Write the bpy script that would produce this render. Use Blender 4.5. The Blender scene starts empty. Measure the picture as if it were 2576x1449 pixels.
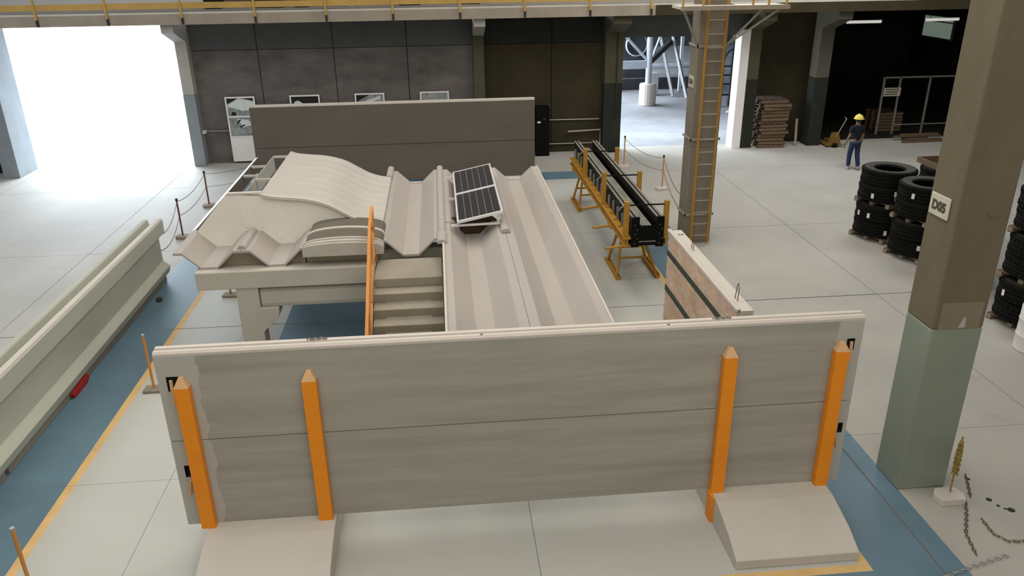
import bpy, bmesh, math, random
from mathutils import Vector, Matrix
random.seed(7)
sc = bpy.context.scene
COL = sc.collection
PI = math.pi

# ------------------------------------------------------------------ camera
cam_d = bpy.data.cameras.new('camera')
cam = bpy.data.objects.new('camera', cam_d)
COL.objects.link(cam)
cam_d.sensor_fit = 'HORIZONTAL'
cam_d.sensor_width = 36.0
cam_d.lens = 1980.715 / 2576.0 * 36.0
cam_d.clip_end = 500
RX = (0.9956631, -0.0922213, -0.0122545)
RY = (-0.0473793, -0.3892921, -0.9198950)
RZ = (0.0800634, 0.9164862, -0.3919732)
cam.matrix_world = Matrix(((RX[0], -RY[0], -RZ[0], 0.0),
                           (RX[1], -RY[1], -RZ[1], 0.0),
                           (RX[2], -RY[2], -RZ[2], 6.8),
                           (0, 0, 0, 1)))
sc.camera = cam

# ------------------------------------------------------------------ world
w = bpy.data.worlds.new('world')
sc.world = w
w.use_nodes = True
bg = w.node_tree.nodes['Background']
bg.inputs[0].default_value = (0.79, 0.895, 1.0, 1)
bg.inputs[1].default_value = 17.0

# ------------------------------------------------------------------ lights: unseen overhead strips for the top light, plus added fill
def area(name, loc, sx, sy, power, col=(1.0, 0.95, 0.87)):
    d = bpy.data.lights.new(name, 'AREA')
    d.shape = 'RECTANGLE'
    d.size = sx
    d.size_y = sy
    d.energy = power
    d.color = col
    o = bpy.data.objects.new(name, d)
    o.location = loc
    COL.objects.link(o)
    return o
for x, p in ((-8.0, 360), (-3.0, 740), (2.5, 860)):
    area('overhead_strip', (x, 10.5, 10.9), 3.6, 24.0, p)
area('overhead_strip', (7.5, 20.0, 10.9), 3.6, 10.0, 560)  # added fill to brighten the floor right of the shells
area('overhead_strip', (-14.0, 15.0, 10.9), 4.0, 18.0, 850, (0.84, 0.92, 1.0))  # added cool fill to brighten the left floor like door light
area('overhead_strip', (13.5, 22.5, 10.9), 4.0, 5.0, 560, (0.97, 0.98, 1.0))  # added fill to brighten the far right floor
front_fill = area('front_fill_light', (7.0, -7.9, 8.8), 30.0, 3.0, 1150)  # unseen fill light added behind the camera to brighten camera-facing sides
front_fill.rotation_euler = (math.radians(90), 0, 0)

vs = sc.view_settings
vs.view_transform = 'Standard'
vs.look = 'None'
vs.gamma = 1.0
vs.exposure = 0.0
vs.use_curve_mapping = False

# ------------------------------------------------------------------ materials
def srgb(r, g, b):
    def f(c):
        c /= 255.0
        return c / 12.92 if c <= 0.04045 else ((c + 0.055) / 1.055) ** 2.4
    return (f(r), f(g), f(b), 1.0)

MATS = {}
def mat(name, col, rough=0.85, metal=0.0, var=0.12, scale=1.5, stretch=(1, 1, 1), bump=0.0,
        spots=0.0, spot_scale=6.0, spot_col=(0.12, 0.11, 0.09, 1), emit=None, spec=0.3, ends=None):
    m = bpy.data.materials.new(name)
    m.use_nodes = True
    nt = m.node_tree
    N = nt.nodes
    L = nt.links
    b = N['Principled BSDF']
    b.inputs['Roughness'].default_value = rough
    b.inputs['Metallic'].default_value = metal
    b.inputs['Specular IOR Level'].default_value = spec
    geo = N.new('ShaderNodeNewGeometry')
    mp = N.new('ShaderNodeMapping')
    mp.inputs['Scale'].default_value = stretch
    L.new(geo.outputs['Position'], mp.inputs[0])
    nz = N.new('ShaderNodeTexNoise')
    nz.inputs['Scale'].default_value = scale
    nz.inputs['Detail'].default_value = 6
    nz.inputs['Roughness'].default_value = 0.6
    L.new(mp.outputs[0], nz.inputs['Vector'])
    mr = N.new('ShaderNodeMapRange')
    mr.inputs[1].default_value = 0.25
    mr.inputs[2].default_value = 0.75
    mr.inputs[3].default_value = 1 - var
    mr.inputs[4].default_value = 1 + var
    L.new(nz.outputs[0], mr.inputs[0])
    mx = N.new('ShaderNodeVectorMath')
    mx.operation = 'SCALE'
    mx.inputs[0].default_value = col[:3]
    L.new(mr.outputs[0], mx.inputs['Scale'])
    out = mx.outputs[0]
    if ends:                       # paler repaired strips near the ends of a slab, with a ragged edge
        sx = N.new('ShaderNodeSeparateXYZ')
        L.new(geo.outputs['Position'], sx.inputs[0])
        n3 = N.new('ShaderNodeTexNoise')
        n3.inputs['Scale'].default_value = 3.0
        n3.inputs['Detail'].default_value = 5
        L.new(geo.outputs['Position'], n3.inputs['Vector'])
        a1 = N.new('ShaderNodeMath'); a1.operation = 'MULTIPLY_ADD'
        a1.inputs[1].default_value = 0.35
        a1.inputs[2].default_value = -0.17
        L.new(n3.outputs[0], a1.inputs[0])
        a2 = N.new('ShaderNodeMath'); a2.operation = 'ADD'
        L.new(sx.outputs[0], a2.inputs[0]); L.new(a1.outputs[0], a2.inputs[1])
        lo = N.new('ShaderNodeMath'); lo.operation = 'LESS_THAN'
        lo.inputs[1].default_value = ends[0]; L.new(a2.outputs[0], lo.inputs[0])
        hi = N.new('ShaderNodeMath'); hi.operation = 'GREATER_THAN'
        hi.inputs[1].default_value = ends[1]; L.new(a2.outputs[0], hi.inputs[0])
        ad = N.new('ShaderNodeMath'); ad.operation = 'MAXIMUM'
        L.new(lo.outputs[0], ad.inputs[0]); L.new(hi.outputs[0], ad.inputs[1])
        mm = N.new('ShaderNodeMix'); mm.data_type = 'RGBA'
        L.new(ad.outputs[0], mm.inputs[0]); L.new(out, mm.inputs[6])
        mm.inputs[7].default_value = ends[2]
        out = mm.outputs[2]
    if spots > 0:
        n2 = N.new('ShaderNodeTexNoise')
        n2.inputs['Scale'].default_value = spot_scale
        n2.inputs['Detail'].default_value = 4
        L.new(geo.outputs['Position'], n2.inputs['Vector'])
        r2 = N.new('ShaderNodeMapRange')
        r2.inputs[1].default_value = 0.62
        r2.inputs[2].default_value = 0.72
        r2.inputs[3].default_value = 0.0
        r2.inputs[4].default_value = spots
        L.new(n2.outputs[0], r2.inputs[0])
        m2 = N.new('ShaderNodeMix'); m2.data_type = 'RGBA'
        L.new(r2.outputs[0], m2.inputs[0]); L.new(out, m2.inputs[6])
        m2.inputs[7].default_value = spot_col
        out = m2.outputs[2]
    L.new(out, b.inputs['Base Color'])
    if bump > 0:
        bp = N.new('ShaderNodeBump')
        bp.inputs['Strength'].default_value = bump
        bp.inputs['Distance'].default_value = 0.02
        n4 = N.new('ShaderNodeTexNoise')
        n4.inputs['Scale'].default_value = scale * 12
        n4.inputs['Detail'].default_value = 5
        L.new(geo.outputs['Position'], n4.inputs['Vector'])
        L.new(n4.outputs[0], bp.inputs['Height'])
        L.new(bp.outputs[0], b.inputs['Normal'])
    if emit:
        b.inputs['Emission Color'].default_value = emit[0]
        b.inputs['Emission Strength'].default_value = emit[1]
    MATS[name] = m
    return m

M = MATS
mat('concrete_white', (0.565, 0.525, 0.465, 1), 0.8, var=0.06, scale=1.2, bump=0.08)
mat('concrete_pale', (0.48, 0.445, 0.40, 1), 0.75, var=0.05, scale=1.5, bump=0.05)
mat('concrete_gable', (0.76, 0.73, 0.64, 1), 0.8, var=0.06, scale=1.2, bump=0.05)
mat('pole_backlit', (0.15, 0.05, 0.045, 1), 0.6)  # barrier-post colour with the backlit shade put in
mat('concrete_shell', (0.395, 0.358, 0.322, 1), 0.75, var=0.05, scale=1.0, stretch=(2, .4, 1), bump=0.05)
mat('concrete_terrace', (0.46, 0.43, 0.365, 1), 0.85, var=0.07, scale=1.5, bump=0.1)
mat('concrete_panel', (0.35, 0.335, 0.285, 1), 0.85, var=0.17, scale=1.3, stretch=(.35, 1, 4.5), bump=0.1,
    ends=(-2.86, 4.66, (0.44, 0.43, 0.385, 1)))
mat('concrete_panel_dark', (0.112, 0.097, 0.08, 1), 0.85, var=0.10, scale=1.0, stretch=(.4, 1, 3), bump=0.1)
mat('concrete_trim', (0.56, 0.51, 0.455, 1), 0.8, var=0.05, scale=3)
mat('concrete_beam', (0.44, 0.445, 0.375, 1), 0.8, var=0.09, scale=.8, stretch=(1, .5, 2), bump=0.08)
mat('concrete_stair', (0.31, 0.278, 0.218, 1), 0.85, var=0.12, scale=2.0, stretch=(1, 1, 1), bump=0.1)
mat('vault_skin', (0.135, 0.12, 0.092, 1), 0.5, var=0.05)
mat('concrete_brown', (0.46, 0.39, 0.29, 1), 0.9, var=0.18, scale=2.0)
mat('floor_gray', (0.475, 0.475, 0.435, 1), 0.6, var=0.05, scale=.6, bump=0.05, spec=.35)
mat('floor_concrete', (0.415, 0.40, 0.36, 1), 0.7, var=0.12, scale=.45, bump=0.08, spots=0.3, spot_scale=2.2,
    spot_col=(0.31, 0.295, 0.255, 1))
mat('floor_blue', (0.112, 0.19, 0.245, 1), 0.55, var=0.16, scale=.8, spec=.4, spots=0.25, spot_scale=2.5, spot_col=(0.2, 0.26, 0.29, 1))
mat('floor_yellow', (0.66, 0.44, 0.19, 1), 0.7, var=0.15, scale=2.5)
mat('floor_joint', (0.022, 0.022, 0.022, 1), 0.9)
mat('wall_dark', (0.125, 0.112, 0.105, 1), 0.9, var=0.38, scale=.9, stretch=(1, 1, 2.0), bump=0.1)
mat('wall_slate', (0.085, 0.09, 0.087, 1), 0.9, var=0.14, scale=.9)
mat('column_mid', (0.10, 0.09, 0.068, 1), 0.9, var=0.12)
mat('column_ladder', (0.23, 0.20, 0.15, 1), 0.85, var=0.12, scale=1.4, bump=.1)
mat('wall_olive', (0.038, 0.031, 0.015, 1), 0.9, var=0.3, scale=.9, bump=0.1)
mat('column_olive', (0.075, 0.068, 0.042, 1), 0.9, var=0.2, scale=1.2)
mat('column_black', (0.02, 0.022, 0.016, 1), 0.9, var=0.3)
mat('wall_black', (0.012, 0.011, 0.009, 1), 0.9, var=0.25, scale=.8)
mat('beam_olive', (0.045, 0.036, 0.016, 1), 0.9, var=0.2, scale=1.2)
mat('beam_concrete', (0.33, 0.285, 0.225, 1), 0.9, var=0.15, scale=1.2, bump=0.1)
mat('deck_top', (0.55, 0.52, 0.46, 1), 0.9, var=0.1, scale=1.2)
mat('column_concrete', (0.15, 0.125, 0.08, 1), 0.85, var=0.13, scale=1.4, stretch=(1.5, 1.5, .7), bump=0.12)
mat('column_paint', (0.23, 0.262, 0.205, 1), 0.6, var=0.08, scale=1.2, bump=0.05)
mat('column_bare', (0.22, 0.185, 0.13, 1), 0.85, var=0.1, scale=2)
mat('column_far', (0.40, 0.38, 0.345, 1), 0.85, var=0.12, scale=1.2)
mat('column_far_paint', (0.24, 0.265, 0.285, 1), 0.8, var=0.12, scale=1.2)
mat('orange_paint', (0.86, 0.275, 0.007, 1), 0.5, var=0.06, scale=4, spec=.4)
mat('orange_tip', (0.66, 0.40, 0.21, 1), 0.6, var=0.06, scale=4)
mat('orange_rail', (0.60, 0.25, 0.06, 1), 0.5, var=0.1, scale=4)
mat('yellow_steel', (0.42, 0.215, 0.03, 1), 0.55, var=0.14, scale=6)
mat('yellow_dim', (0.17, 0.10, 0.02, 1), 0.6, var=0.2)
mat('ochre_steel', (0.50, 0.31, 0.09, 1), 0.6, var=0.12, scale=3)
mat('black_steel', (0.004, 0.004, 0.004, 1), 0.5, metal=0.0, var=0.3, scale=5, spec=.1)
mat('liner_steel', (0.20, 0.20, 0.165, 1), 0.7, var=0.35, scale=3)
mat('worn_steel', (0.22, 0.21, 0.18, 1), 0.6, metal=0.0, var=0.3, scale=8)
mat('gray_steel', (0.42, 0.41, 0.38, 1), 0.5, metal=0.5, var=0.1, scale=6)
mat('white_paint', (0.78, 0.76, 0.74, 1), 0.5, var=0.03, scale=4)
mat('aluminium', (0.72, 0.70, 0.70, 1), 0.4, metal=0.2, var=0.03, scale=4)
mat('solar_cell', (0.028, 0.027, 0.03, 1), 0.35, var=0.25, scale=9, spec=.5)
mat('rubber', (0.0075, 0.0075, 0.006, 1), 0.85, var=0.3, scale=8, bump=0.2, spec=.12)
mat('rubber_top', (0.045, 0.045, 0.038, 1), 0.75, var=0.2, scale=5)
mat('paper', (0.75, 0.75, 0.72, 1), 0.8, var=0.03)
mat('wood', (0.15, 0.10, 0.06, 1), 0.85, var=0.2, scale=6, stretch=(1, 1, 4))
mat('wood_pale', (0.25, 0.22, 0.17, 1), 0.85, var=0.15, scale=6)
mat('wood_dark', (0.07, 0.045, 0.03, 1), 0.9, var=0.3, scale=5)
mat('brick_a', (0.66, 0.46, 0.33, 1), 0.9, var=0.2, scale=3, bump=0.1)
mat('brick_b', (0.66, 0.46, 0.37, 1), 0.9, var=0.2, scale=3, bump=0.1)
mat('brick_c', (0.64, 0.52, 0.37, 1), 0.9, var=0.2, scale=3, bump=0.1)
mat('brick_d', (0.64, 0.42, 0.27, 1), 0.9, var=0.2, scale=3, bump=0.1)
mat('stripe_green', (0.055, 0.065, 0.05, 1), 0.7, var=0.1)
mat('red_paint', (0.35, 0.02, 0.02, 1), 0.5, var=0.1)
mat('chain_steel', (0.16, 0.13, 0.085, 1), 0.5, metal=0.5, var=0.2, scale=10)
mat('chain_yellow', (0.34, 0.25, 0.07, 1), 0.6, metal=0.2, var=0.3, scale=14)
mat('drum_white', (0.72, 0.71, 0.68, 1), 0.5, var=0.04)
mat('skin', (0.20, 0.115, 0.075, 1), 0.6, var=0.05)
mat('hair', (0.012, 0.01, 0.009, 1), 0.8)
mat('shirt_navy', (0.007, 0.009, 0.018, 1), 0.85, var=0.15, scale=8)
mat('jeans', (0.014, 0.026, 0.07, 1), 0.85, var=0.25, scale=9)
mat('helmet_yellow', (0.75, 0.62, 0.13, 1), 0.35, var=0.03)
mat('shoe', (0.30, 0.28, 0.33, 1), 0.7)
mat('sign_plate', (0.55, 0.51, 0.42, 1), 0.6, var=0.04, scale=5)
mat('sign_dark', (0.075, 0.065, 0.035, 1), 0.7)
mat('print_pale', (0.60, 0.66, 0.63, 1), 0.6, var=0.1, scale=5)
mat('print_dark', (0.012, 0.012, 0.013, 1), 0.7)
mat('print_mid', (0.26, 0.28, 0.28, 1), 0.7, var=0.5, scale=9)
mat('ground_dust', (0.30, 0.305, 0.32, 1), 0.95, var=0.2, scale=.7, bump=0.3, spots=.5, spot_scale=1.2, spot_col=(.25, .26, .28, 1))
mat('yard_steel', (0.50, 0.54, 0.60, 1), 0.6, var=0.12, scale=3)
mat('yard_dark', (0.05, 0.052, 0.06, 1), 0.9, var=0.4, scale=1.5)
mat('yard_timber', (0.40, 0.39, 0.38, 1), 0.9, var=0.2, scale=4)
mat('lit_pane', (0.35, 0.42, 0.36, 1), 0.5, var=0.25, scale=1.3, emit=((0.30, 0.38, 0.31, 1), 0.35))
mat('tube_lamp', (0.75, 0.74, 0.68, 1), 0.5, emit=((1, .98, .9, 1), .4))
mat('cable_dark', (0.03, 0.028, 0.025, 1), 0.8)
mat('pipe_gray', (0.36, 0.34, 0.29, 1), 0.6)

# ------------------------------------------------------------------ mesh builder
class MB:
    def __init__(s):
        s.v = []; s.f = []; s.mi = []
        s.m = 0
    def add(s, vs, fs):
        b = len(s.v)
        s.v += [tuple(p) for p in vs]
        for f in fs:
            s.f.append(tuple(i + b for i in f)); s.mi.append(s.m)
        return s
    def box(s, x0, x1, y0, y1, z0, z1):
        return s.add([(x0, y0, z0), (x1, y0, z0), (x1, y1, z0), (x0, y1, z0),
                      (x0, y0, z1), (x1, y0, z1), (x1, y1, z1), (x0, y1, z1)],
                     [(0, 3, 2, 1), (4, 5, 6, 7), (0, 1, 5, 4), (1, 2, 6, 5), (2, 3, 7, 6), (3, 0, 4, 7)])
    def prism(s, prof, axis, a, b):
        n = len(prof)
        def P(p, t):
            if axis == 'y': return (p[0], t, p[1])
            if axis == 'x': return (t, p[0], p[1])
            return (p[0], p[1], t)
        vs = [P(p, a) for p in prof] + [P(p, b) for p in prof]
        fs = [tuple(range(n)), tuple(range(2 * n - 1, n - 1, -1))]
        fs += [(i, i + n, (i + 1) % n + n, (i + 1) % n) for i in range(n)]
        return s.add(vs, fs)
    def sheet(s, prof, t, axis, a, b):
        """open polyline thickened downward, as quads"""
        n = len(prof)
        def P(p, tt):
            if axis == 'y': return (p[0], tt, p[1])
            return (tt, p[0], p[1])
        vs = []
        for p in prof:
            q = (p[0], p[1] - t)
            vs += [P(p, a), P(p, b), P(q, a), P(q, b)]
        fs = []
        for i in range(n - 1):
            o, k = 4 * i, 4 * i + 4
            fs += [(o, o + 1, k + 1, k), (o + 2, k + 2, k + 3, o + 3), (o, k, k + 2, o + 2), (o + 1, o + 3, k + 3, k + 1)]
        fs += [(0, 2, 3, 1), (4 * n - 4, 4 * n - 3, 4 * n - 1, 4 * n - 2)]
        return s.add(vs, fs)
    def bar(s, p, q, w_, h_=None, up=(0, 0, 1)):
        h_ = h_ or w_
        p = Vector(p); q = Vector(q); d = (q - p).normalized()
        u = Vector(up)
        if abs(d.dot(u)) > 0.98: u = Vector((0, 1, 0))
        a = d.cross(u).normalized() * w_ / 2
        b = a.cross(d).normalized() * h_ / 2
        vs = [p - a - b, p + a - b, p + a + b, p - a + b, q - a - b, q + a - b, q + a + b, q - a + b]
        return s.add(vs, [(0, 1, 2, 3), (7, 6, 5, 4), (0, 4, 5, 1), (1, 5, 6, 2), (2, 6, 7, 3), (3, 7, 4, 0)])
    def tube(s, pts, r, n=8):
        pts = [Vector(p) for p in pts]
        rings = []
        for i, p in enumerate(pts):
            d = (pts[min(i + 1, len(pts) - 1)] - pts[max(i - 1, 0)]).normalized()
            u = Vector((0, 0, 1)) if abs(d.z) < 0.95 else Vector((0, 1, 0))
            a = d.cross(u).normalized(); b = d.cross(a)
            rr = r[i] if isinstance(r, (list, tuple)) else r
            rings.append([p + (a * math.cos(2 * PI * k / n) + b * math.sin(2 * PI * k / n)) * rr for k in range(n)])
        vs = [v for R in rings for v in R]
        fs = []
        for i in range(len(pts) - 1):
            for k in range(n):
                fs.append((i * n + k, i * n + (k + 1) % n, (i + 1) * n + (k + 1) % n, (i + 1) * n + k))
        fs += [tuple(range(n - 1, -1, -1)), tuple(range((len(pts) - 1) * n, len(pts) * n))]
        return s.add(vs, fs)
    def lathe(s, prof, n=24, c=(0, 0, 0), closed=False):
        m = len(prof)
        vs = []
        for k in range(n):
            a = 2 * PI * k / n
            for r, z in prof:
                vs.append((c[0] + r * math.cos(a), c[1] + r * math.sin(a), c[2] + z))
        fs = []
        for k in range(n):
            o, q = k * m, ((k + 1) % n) * m
            for i in range(m if closed else m - 1):
                j = (i + 1) % m
                fs.append((o + i, q + i, q + j, o + j))
        if not closed:
            if prof[0][0] > 1e-5: fs.append(tuple(k * m for k in range(n - 1, -1, -1)))
            if prof[-1][0] > 1e-5: fs.append(tuple(k * m + m - 1 for k in range(n)))
        return s.add(vs, fs)
    def link(s, c, d, up, L=0.05, W=0.032, r=0.005, n=8):
        """one oval chain link around centre c, long along d"""
        d = Vector(d).normalized(); up = Vector(up)
        a = (up - d * up.dot(d)).normalized(); b = d.cross(a)
        vs = []; fs = []
        for k in range(n):
            t = 2 * PI * k / n
            o = Vector(c) + d * (L / 2 * math.cos(t)) + a * (W / 2 * math.sin(t))
            rad = (d * math.cos(t) + a * math.sin(t)).normalized()
            for j in range(4):
                u = 2 * PI * j / 4
                vs.append(o + rad * (r * math.cos(u)) + b * (r * math.sin(u)))
        for k in range(n):
            for j in range(4):
                fs.append((k * 4 + j, ((k + 1) % n) * 4 + j, ((k + 1) % n) * 4 + (j + 1) % 4, k * 4 + (j + 1) % 4))
        return s.add(vs, fs)
    def chain(s, pts, step=0.055, **kw):
        pts = [Vector(p) for p in pts]
        acc = 0.0; i = 0
        for a, b in zip(pts, pts[1:]):
            L_ = (b - a).length
            if L_ < 1e-6: continue
            d = (b - a) / L_
            t = -acc
            while t + step <= L_ + 1e-9:
                t += step
                s.link(a + d * t, d, (0, 0, 1) if (i % 2) == 0 else d.cross(Vector((0, 0, 1))) + Vector((0, 0, .01)), **kw)
                i += 1
            acc = L_ - t
        return s
    def mesh(s, name, mats, off=(0, 0, 0), smooth=False):
        me = bpy.data.meshes.new(name)
        me.from_pydata([(v[0] - off[0], v[1] - off[1], v[2] - off[2]) for v in s.v], [], s.f)
        for m in (mats if isinstance(mats, (list, tuple)) else [mats]):
            me.materials.append(M[m])
        for p, k in zip(me.polygons, s.mi): p.material_index = k
        bm = bmesh.new(); bm.from_mesh(me)
        bmesh.ops.recalc_face_normals(bm, faces=bm.faces)
        bm.to_mesh(me); bm.free()
        if smooth:
            for p in me.polygons: p.use_smooth = True
            me.set_sharp_from_angle(angle=math.radians(38))
        return me

WL = {}
def link(name, me, parent=None, bevel=0.0, loc=None):
    o = bpy.data.objects.new(name, me)
    COL.objects.link(o)
    if parent is not None: o.parent = parent
    if loc is not None: o.location = loc
    if bevel:
        b = o.modifiers.new('bevel', 'BEVEL'); b.width = bevel; b.segments = 2; b.limit_method = 'ANGLE'
    return o
def tag(o, label, cat, group=None, kind=None):
    if label: o['label'] = label
    if cat: o['category'] = cat
    if group: o['group'] = group
    if kind: o['kind'] = kind
    return o
def thing(name, label, cat, loc=(0, 0, 0), rz=0.0, group=None):
    o = bpy.data.objects.new(name, None)
    o.empty_display_size = 0.2
    COL.objects.link(o)
    o.location = loc; o.rotation_euler = (0, 0, rz)
    tag(o, label, cat, group)
    WL[o.name] = Vector(loc)
    return o
def part(name, mb, m, parent, bevel=0.0, smooth=False, label=None, local=False):
    """mb is in world coordinates unless local"""
    off = (0, 0, 0) if local else WL.get(parent.name, Vector((0, 0, 0)))
    o = link(name, mb.mesh(name, m, off, smooth), parent, bevel)
    WL[o.name] = Vector(off)
    if label: o['label'] = label
    return o
def solo(name, mb, m, label, cat, group=None, bevel=0.0, smooth=False, loc=(0, 0, 0)):
    """a thing that is one mesh; origin at loc"""
    o = link(name, mb.mesh(name, m, loc, smooth), None, bevel, loc)
    WL[o.name] = Vector(loc)
    return tag(o, label, cat, group)
def struct(name, mb, m, bevel=0.0, smooth=False):
    o = link(name, mb.mesh(name, m, (0, 0, 0), smooth), None, bevel)
    o['kind'] = 'structure'
    WL[o.name] = Vector((0, 0, 0))
    return o
def dup(root, loc=None, rz=None, label=None, group=None):
    def cp(o, par):
        c = o.copy()
        COL.objects.link(c)
        if par is not None: c.parent = par
        WL[c.name] = WL.get(o.name, Vector((0, 0, 0)))
        for ch in [x for x in KIDS.get(o.name, [])]:
            cp(ch, c)
        return c
    KIDS = {}
    def gather(o):
        KIDS[o.name] = list(o.children)
        for ch in o.children: gather(ch)
    gather(root)
    r = cp(root, None)
    if loc is not None: r.location = loc
    if rz is not None: r.rotation_euler = (0, 0, rz)
    if label: r['label'] = label
    if group: r['group'] = group
    return r
def text(s_, size, m, loc, rot, parent, ext=0.003, name='lettering'):
    c = bpy.data.curves.new('txt', 'FONT')
    c.body = s_; c.size = size; c.extrude = ext
    c.align_x = 'CENTER'; c.align_y = 'CENTER'
    c.offset = 0.008 if size > .1 else 0.0
    tmp = bpy.data.objects.new('txt', c)
    COL.objects.link(tmp)
    bpy.context.view_layer.update()
    me = bpy.data.meshes.new_from_object(tmp.evaluated_get(bpy.context.evaluated_depsgraph_get()))
    bpy.data.objects.remove(tmp); bpy.data.curves.remove(c)
    me.materials.clear(); me.materials.append(M[m])
    o = link(name, me, parent)
    o.location = loc; o.rotation_euler = rot
    return o

# ================================================================== SETTING
# ---- floor: cast slabs with sawn joints, paint zones as faces
base = MB().box(-24, 26, -8, 28.9, -0.25, -0.03)
floor = struct('floor', base, 'floor_joint')
PX = [-6.45, -5.46, -5.34, -3.3, -1.15, 4.74, 4.86, 5.97]
PY = [5.55, 6.86, 6.98, 10.6, 19.0, 24.7, 25.66]
def paint(x, y):
    if -5.34 < x < 4.74 and 6.98 < y < 24.7:
        if -3.3 < x < -1.15 and 10.6 < y < 19.0: return 2
        return 1
    if -5.46 < x < 4.86 and 6.86 < y < 24.7: return 3
    if -6.45 < x < 5.97 and 5.55 < y < 25.66: return 2
    return 0
JX = [-24, -19, -13.9, -8.9, -4.05, 0.93, 5.68, 9.08, 14.0, 20.0, 26]
JY = [-8, -0.2, 4.7, 9.6, 14.63, 19.3, 25.3, 28.9]
g = 0.007
for i in range(len(JX) - 1):
    for j in range(len(JY) - 1):
        def gj(v): return 0.013 if v in (5.68, 14.63) else (0.003 if v in (0.93, -4.05, 9.6) else g)
        x0, x1, y0, y1 = JX[i] + gj(JX[i]), JX[i + 1] - gj(JX[i + 1]), JY[j] + gj(JY[j]), JY[j + 1] - gj(JY[j + 1])
        xs = [x0] + [p for p in PX if x0 + .01 < p < x1 - .01] + [x1]
        ys = [y0] + [p for p in PY if y0 + .01 < p < y1 - .01] + [y1]
        mb = MB()
        used = []
        nx = len(xs)
        vs_ = [(x, y, 0.0) for y in ys for x in xs]
        fs_ = []
        for b_ in range(len(ys) - 1):
            for a_ in range(nx - 1):
                k = paint((xs[a_] + xs[a_ + 1]) / 2, (ys[b_] + ys[b_ + 1]) / 2)
                if k not in used: used.append(k)
                mb.m = used.index(k)
                o = b_ * nx + a_
                mb.add([vs_[o], vs_[o + 1], vs_[o + nx + 1], vs_[o + nx]], [(0, 1, 2, 3)])
        mb.m = 0
        # slab edges
        mb.add([(x0, y0, 0), (x1, y0, 0), (x1, y1, 0), (x0, y1, 0), (x0, y0, -.03), (x1, y0, -.03), (x1, y1, -.03), (x0, y1, -.03)],
               [(0, 4, 5, 1), (1, 5, 6, 2), (2, 6, 7, 3), (3, 7, 4, 0), (4, 7, 6, 5)])
        part('floor_slab', mb, [['floor_concrete', 'floor_gray', 'floor_blue', 'floor_yellow'][k] for k in used], floor)
# ground outside and in the side bay
struct('ground', MB().box(-60, 60, 28.9, 95, -0.25, -0.02), 'ground_dust')

# ---- shell of the hall
struct('ceiling', MB().box(-24, 26, -8, 31, 11.2, 11.5), 'wall_dark')
struct('wall_left', MB().box(-24.3, -24, -8, 31, -.25, 11.5), 'wall_dark')
struct('wall_right', MB().box(26, 26.3, -8, 40, -.25, 11.5), 'wall_dark')
struct('wall_front', MB().box(-24.3, 26.3, -8.3, -8, -.25, 11.5), 'wall_dark')
wb = struct('wall_back', MB().box(-8.66, 6.45, 28.62, 28.8, -.02, 4.8), 'floor_joint')
px_ = [-8.66, -6.1, -3.55, -1.05, 1.24, 1.6, 4.0, 5.85]
for a, b in zip(px_, px_[1:]):
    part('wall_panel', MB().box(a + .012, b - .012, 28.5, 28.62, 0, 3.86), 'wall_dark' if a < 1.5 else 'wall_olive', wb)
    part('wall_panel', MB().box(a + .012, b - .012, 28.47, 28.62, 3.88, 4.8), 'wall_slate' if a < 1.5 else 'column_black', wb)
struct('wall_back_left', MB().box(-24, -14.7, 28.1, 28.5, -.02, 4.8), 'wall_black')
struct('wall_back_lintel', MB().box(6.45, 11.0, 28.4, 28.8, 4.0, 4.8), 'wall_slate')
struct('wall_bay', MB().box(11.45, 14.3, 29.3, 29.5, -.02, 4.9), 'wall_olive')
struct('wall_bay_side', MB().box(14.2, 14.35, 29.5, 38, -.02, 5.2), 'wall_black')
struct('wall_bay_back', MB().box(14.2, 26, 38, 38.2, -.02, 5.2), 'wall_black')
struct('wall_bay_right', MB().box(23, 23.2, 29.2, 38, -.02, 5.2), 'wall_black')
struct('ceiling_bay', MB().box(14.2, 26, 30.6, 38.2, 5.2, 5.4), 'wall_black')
struct('floor_bay', MB().box(14.35, 23, 28.9, 38, -.02, 0.0), 'wall_black')  # near-black colour stands in for the shade on the bay floor
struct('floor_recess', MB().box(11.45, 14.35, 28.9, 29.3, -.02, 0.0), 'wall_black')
struct('wall_back_upper', MB().box(-7.9, 26, 30.6, 30.9, 5.2, 11.4), 'wall_dark')
struct('wall_back_upper_left', MB().box(-24, -7.9, 30.6, 30.9, 5.2, 11.4), 'drum_white')  # outside light on this wall put into its white material
win = struct('window_1', MB().box(22.93, 22.99, 34.85, 37.15, 2.9, 3.92), 'wall_dark')
part('pane', MB().box(22.9, 22.93, 34.92, 37.08, 2.97, 3.62), 'lit_pane', win)
part('pane', MB().box(22.9, 22.93, 34.92, 35.6, 3.68, 3.86), 'lit_pane', win)
part('pane', MB().box(22.9, 22.93, 35.7, 37.08, 3.68, 3.86), 'lit_pane', win)

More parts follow.
